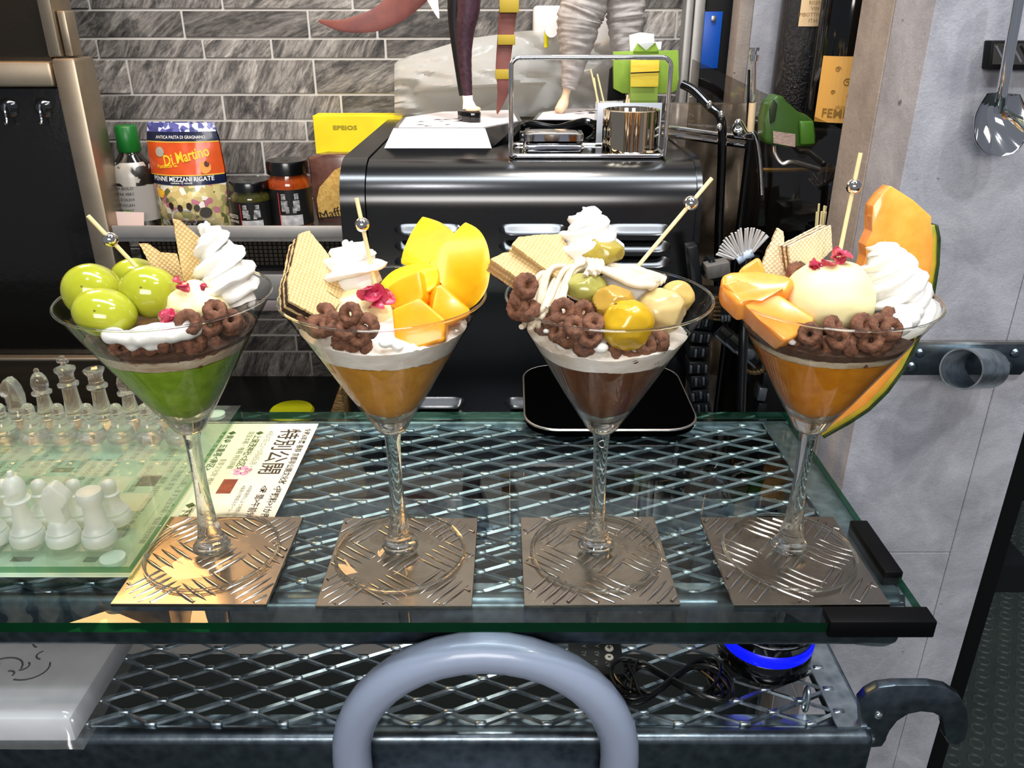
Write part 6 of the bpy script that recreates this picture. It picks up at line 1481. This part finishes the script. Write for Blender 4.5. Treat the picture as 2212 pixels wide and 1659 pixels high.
for k, (px, py) in enumerate(((1556, 715), (1578, 733), (1600, 750), (1620, 765))):
    rbox(px, py, 34, 30, 0.024, 42, mr1, 'arm_segment'); rbox(px - 6, py + 10, 30, 5, 0.029, 42, mr2, 'arm_slat', b=0.0004); rbox(px + 5, py - 7, 26, 12, 0.028, 42, P('robot_olive', '#33332c', 0.4, 0.5), 'arm_plate')
c = atY(1618, 765, RY - .016); G().lathe([(0, 0.004), (pxlen(11, c), 0.003), (pxlen(12, c), 0), ], n=20, M=Matrix.Translation(c) @ Matrix.Rotation(PI/2, 4, 'X')).build('joint_disc', mr2, rb_)
for k in range(9):
    a = PI*k/8; rbox(1626 - 22*math.cos(a), 785 + 14*math.sin(a), 10, 10, 0.02, 0, mr3, 'claw_tooth')
for k, (px, py) in enumerate(((1650, 780), (1652, 812), (1642, 845), (1640, 878), (1640, 905))): rbox(px, py, 18, 30, 0.02, -4 + 4*k, mr1 if k % 2 else mr2, 'arm_segment')
# white bristle brush behind the melon wafer
BRY = 0.80
br = thing('bristle_brush', 'white bristle brush poking up behind the melon glass', 'brush', atY(1600, 600, BRY)); mbr = P('grey_bristle', '#c4c0bc', 0.5)
G().tube([atY(1592, 562, BRY), atY(1625, 545, BRY)], 0.005, 12).build('brush_back', P('pale_blue_plastic', '#b4c4d8', 0.4), br)
G().tube([atY(1612, 556, BRY), atY(1600, 900, BRY)], 0.005, 12).build('handle', MT['black_satin'], br)
for k in range(22):
    f = k/21; a = math.radians(168 - 120*f); p = atY(1584 + 44*f, 560 - 16*f, BRY + rn.uniform(-.01, .01)); L = 0.022 + 0.006*math.sin(PI*f)
    G().tube([p, p + Vector((math.cos(a)*L*0.8, rn.uniform(-.004, .004), math.sin(a)*L))], 0.0011, 6).build('bristle', mbr, br)

# =================================================================== fittings on the pillar
FY = PY0
bkt = thing('pipe_bracket', 'dark steel bracket with a short pipe ring screwed to the pillar', 'bracket', atY(2080, 812, FY))
M, pt = outline([(1955, 741), (2225, 741), (2225, 790), (2205, 810), (1948, 811), (1940, 803)], (0.45, FY - 0.0055, 0.08), (0, -1, 0))
G().prism(pt, -0.0052, 0, M, 0.0008).build('plate', MT['galv_dark'], bkt)
M, pt = outline([(1955, 739), (2225, 739), (2225, 744), (1953, 745)], (0.45, FY - 0.0062, 0.08), (0, -1, 0)); G().prism(pt, -0.0058, 0, M).build('plate_edge', MT['steel'], bkt)
for px, py in ((1988, 763), (1970, 792), (2194, 763), (2177, 791)):
    c = atY(px, py, FY - 0.006); G().lathe([(0, 0.0030), (0.0028, 0.0026), (0.0046, 0.0008), (0.0050, 0)], n=20, M=Matrix.Translation(c) @ Matrix.Rotation(PI/2, 4, 'X')).build('screw', MT['galv_dark'], bkt)
p0, p1 = atY(2134, 796, FY - 0.014), atY(2076, 797, FY - 0.052)
ax = (p1 - p0).normalized(); Mx = frame(p0, ax, (0, 0, 1)); L = (p1 - p0).length; R = pxlen(43, p0)
G().lathe([(R*0.93, 0), (R, 0), (R, L), (R*0.93, L), (R*0.93, 0)], n=48, M=Mx).build('pipe_ring', MT['galv'], bkt, smooth=40)
# magnet bar and ice scoop
mb2 = thing('magnet_bar', 'black framed checker plate bar on the pillar carrying the scoop', 'bar', atY(2180, 150, FY))
M, pt = outline([(2142, 88), (2300, 88), (2300, 152), (2135, 150)], (0.45, FY - 0.012, 0.3), (0, -1, 0)); G().prism(pt, -0.0118, 0, M, 0.001).build('bar_frame', MT['black_matte'], mb2)
M, pt = outline([(2147, 94), (2300, 94), (2300, 140), (2143, 139)], (0.45, FY - 0.0125, 0.3), (0, -1, 0)); G().prism(pt, -0.0008, 0, M).build('bar_plate', MT['alu'], mb2)
for k in range(7):
    M, pt = outline([(2150 + k*18, 100), (2154 + k*18, 98), (2172 + k*18, 132), (2168 + k*18, 136)], (0.45, FY - 0.0132, 0.3), (0, -1, 0)); G().prism(pt, -0.0008, 0, M).build('raised_bar', MT['black_matte'] if k % 2 else MT['chrome'], mb2)
sc_ = thing('ice_scoop', 'shiny steel scoop hanging on the pillar', 'scoop', atY(2160, 335, FY - 0.03))
YS = FY - 0.026
g = G(); nu, nv = 22, 22; vs = []
def scp(u, v_):   # spade shaped dished blade
    w = (0.62 + 0.38*math.sin(min(1, v_*2.2)*PI/2))*(1 - max(0, (v_ - 0.55)/0.45)**2.2)**0.5 if v_ < 1 else 0
    px = 2164 - 10*v_ + u*58*w; py = 203 + v_*134
    p = atY(px, py, YS); dish = 0.020*(1 - u*u*0.9)*math.sin(PI*min(1, 0.25 + v_*0.75)); return p + Vector((0, dish - 0.004, 0))
for sd in (0, 1):
    for i in range(nu + 1):
        for j in range(nv + 1): p = scp(-1 + 2*i/nu, min(0.9999, j/nv)); vs.append(p + Vector((0, 0.0008*sd, 0)))
m = (nu + 1)*(nv + 1); fs = [(i*(nv + 1) + j, (i + 1)*(nv + 1) + j, (i + 1)*(nv + 1) + j + 1, i*(nv + 1) + j + 1) for i in range(nu) for j in range(nv)]
rim_ = [(i*(nv + 1)) for i in range(nu + 1)]
fs2 = [tuple(m + q for q in reversed(f)) for f in fs]
bd_ = [(0*(nv + 1) + j, 0*(nv + 1) + j + 1) for j in range(nv)] + [(nu*(nv + 1) + j + 1, nu*(nv + 1) + j) for j in range(nv)]
g.add(vs, [tuple(reversed(f)) for f in fs] + [tuple(reversed(f)) for f in fs2] + [(a, b_, b_ + m, a + m) for a, b_ in bd_]).build('blade', MT['chrome'], sc_, smooth=60)
G().tube(spline([atY(2158, 238, YS + 0.004), atY(2163, 210, YS - 0.002), atY(2172, 160, YS - 0.004), atY(2184, 90, YS - 0.004), atY(2200, 0, YS - 0.004), atY(2212, -80, YS - 0.004)], 6), 0.0046, 14).build('handle', MT['chrome'], sc_)
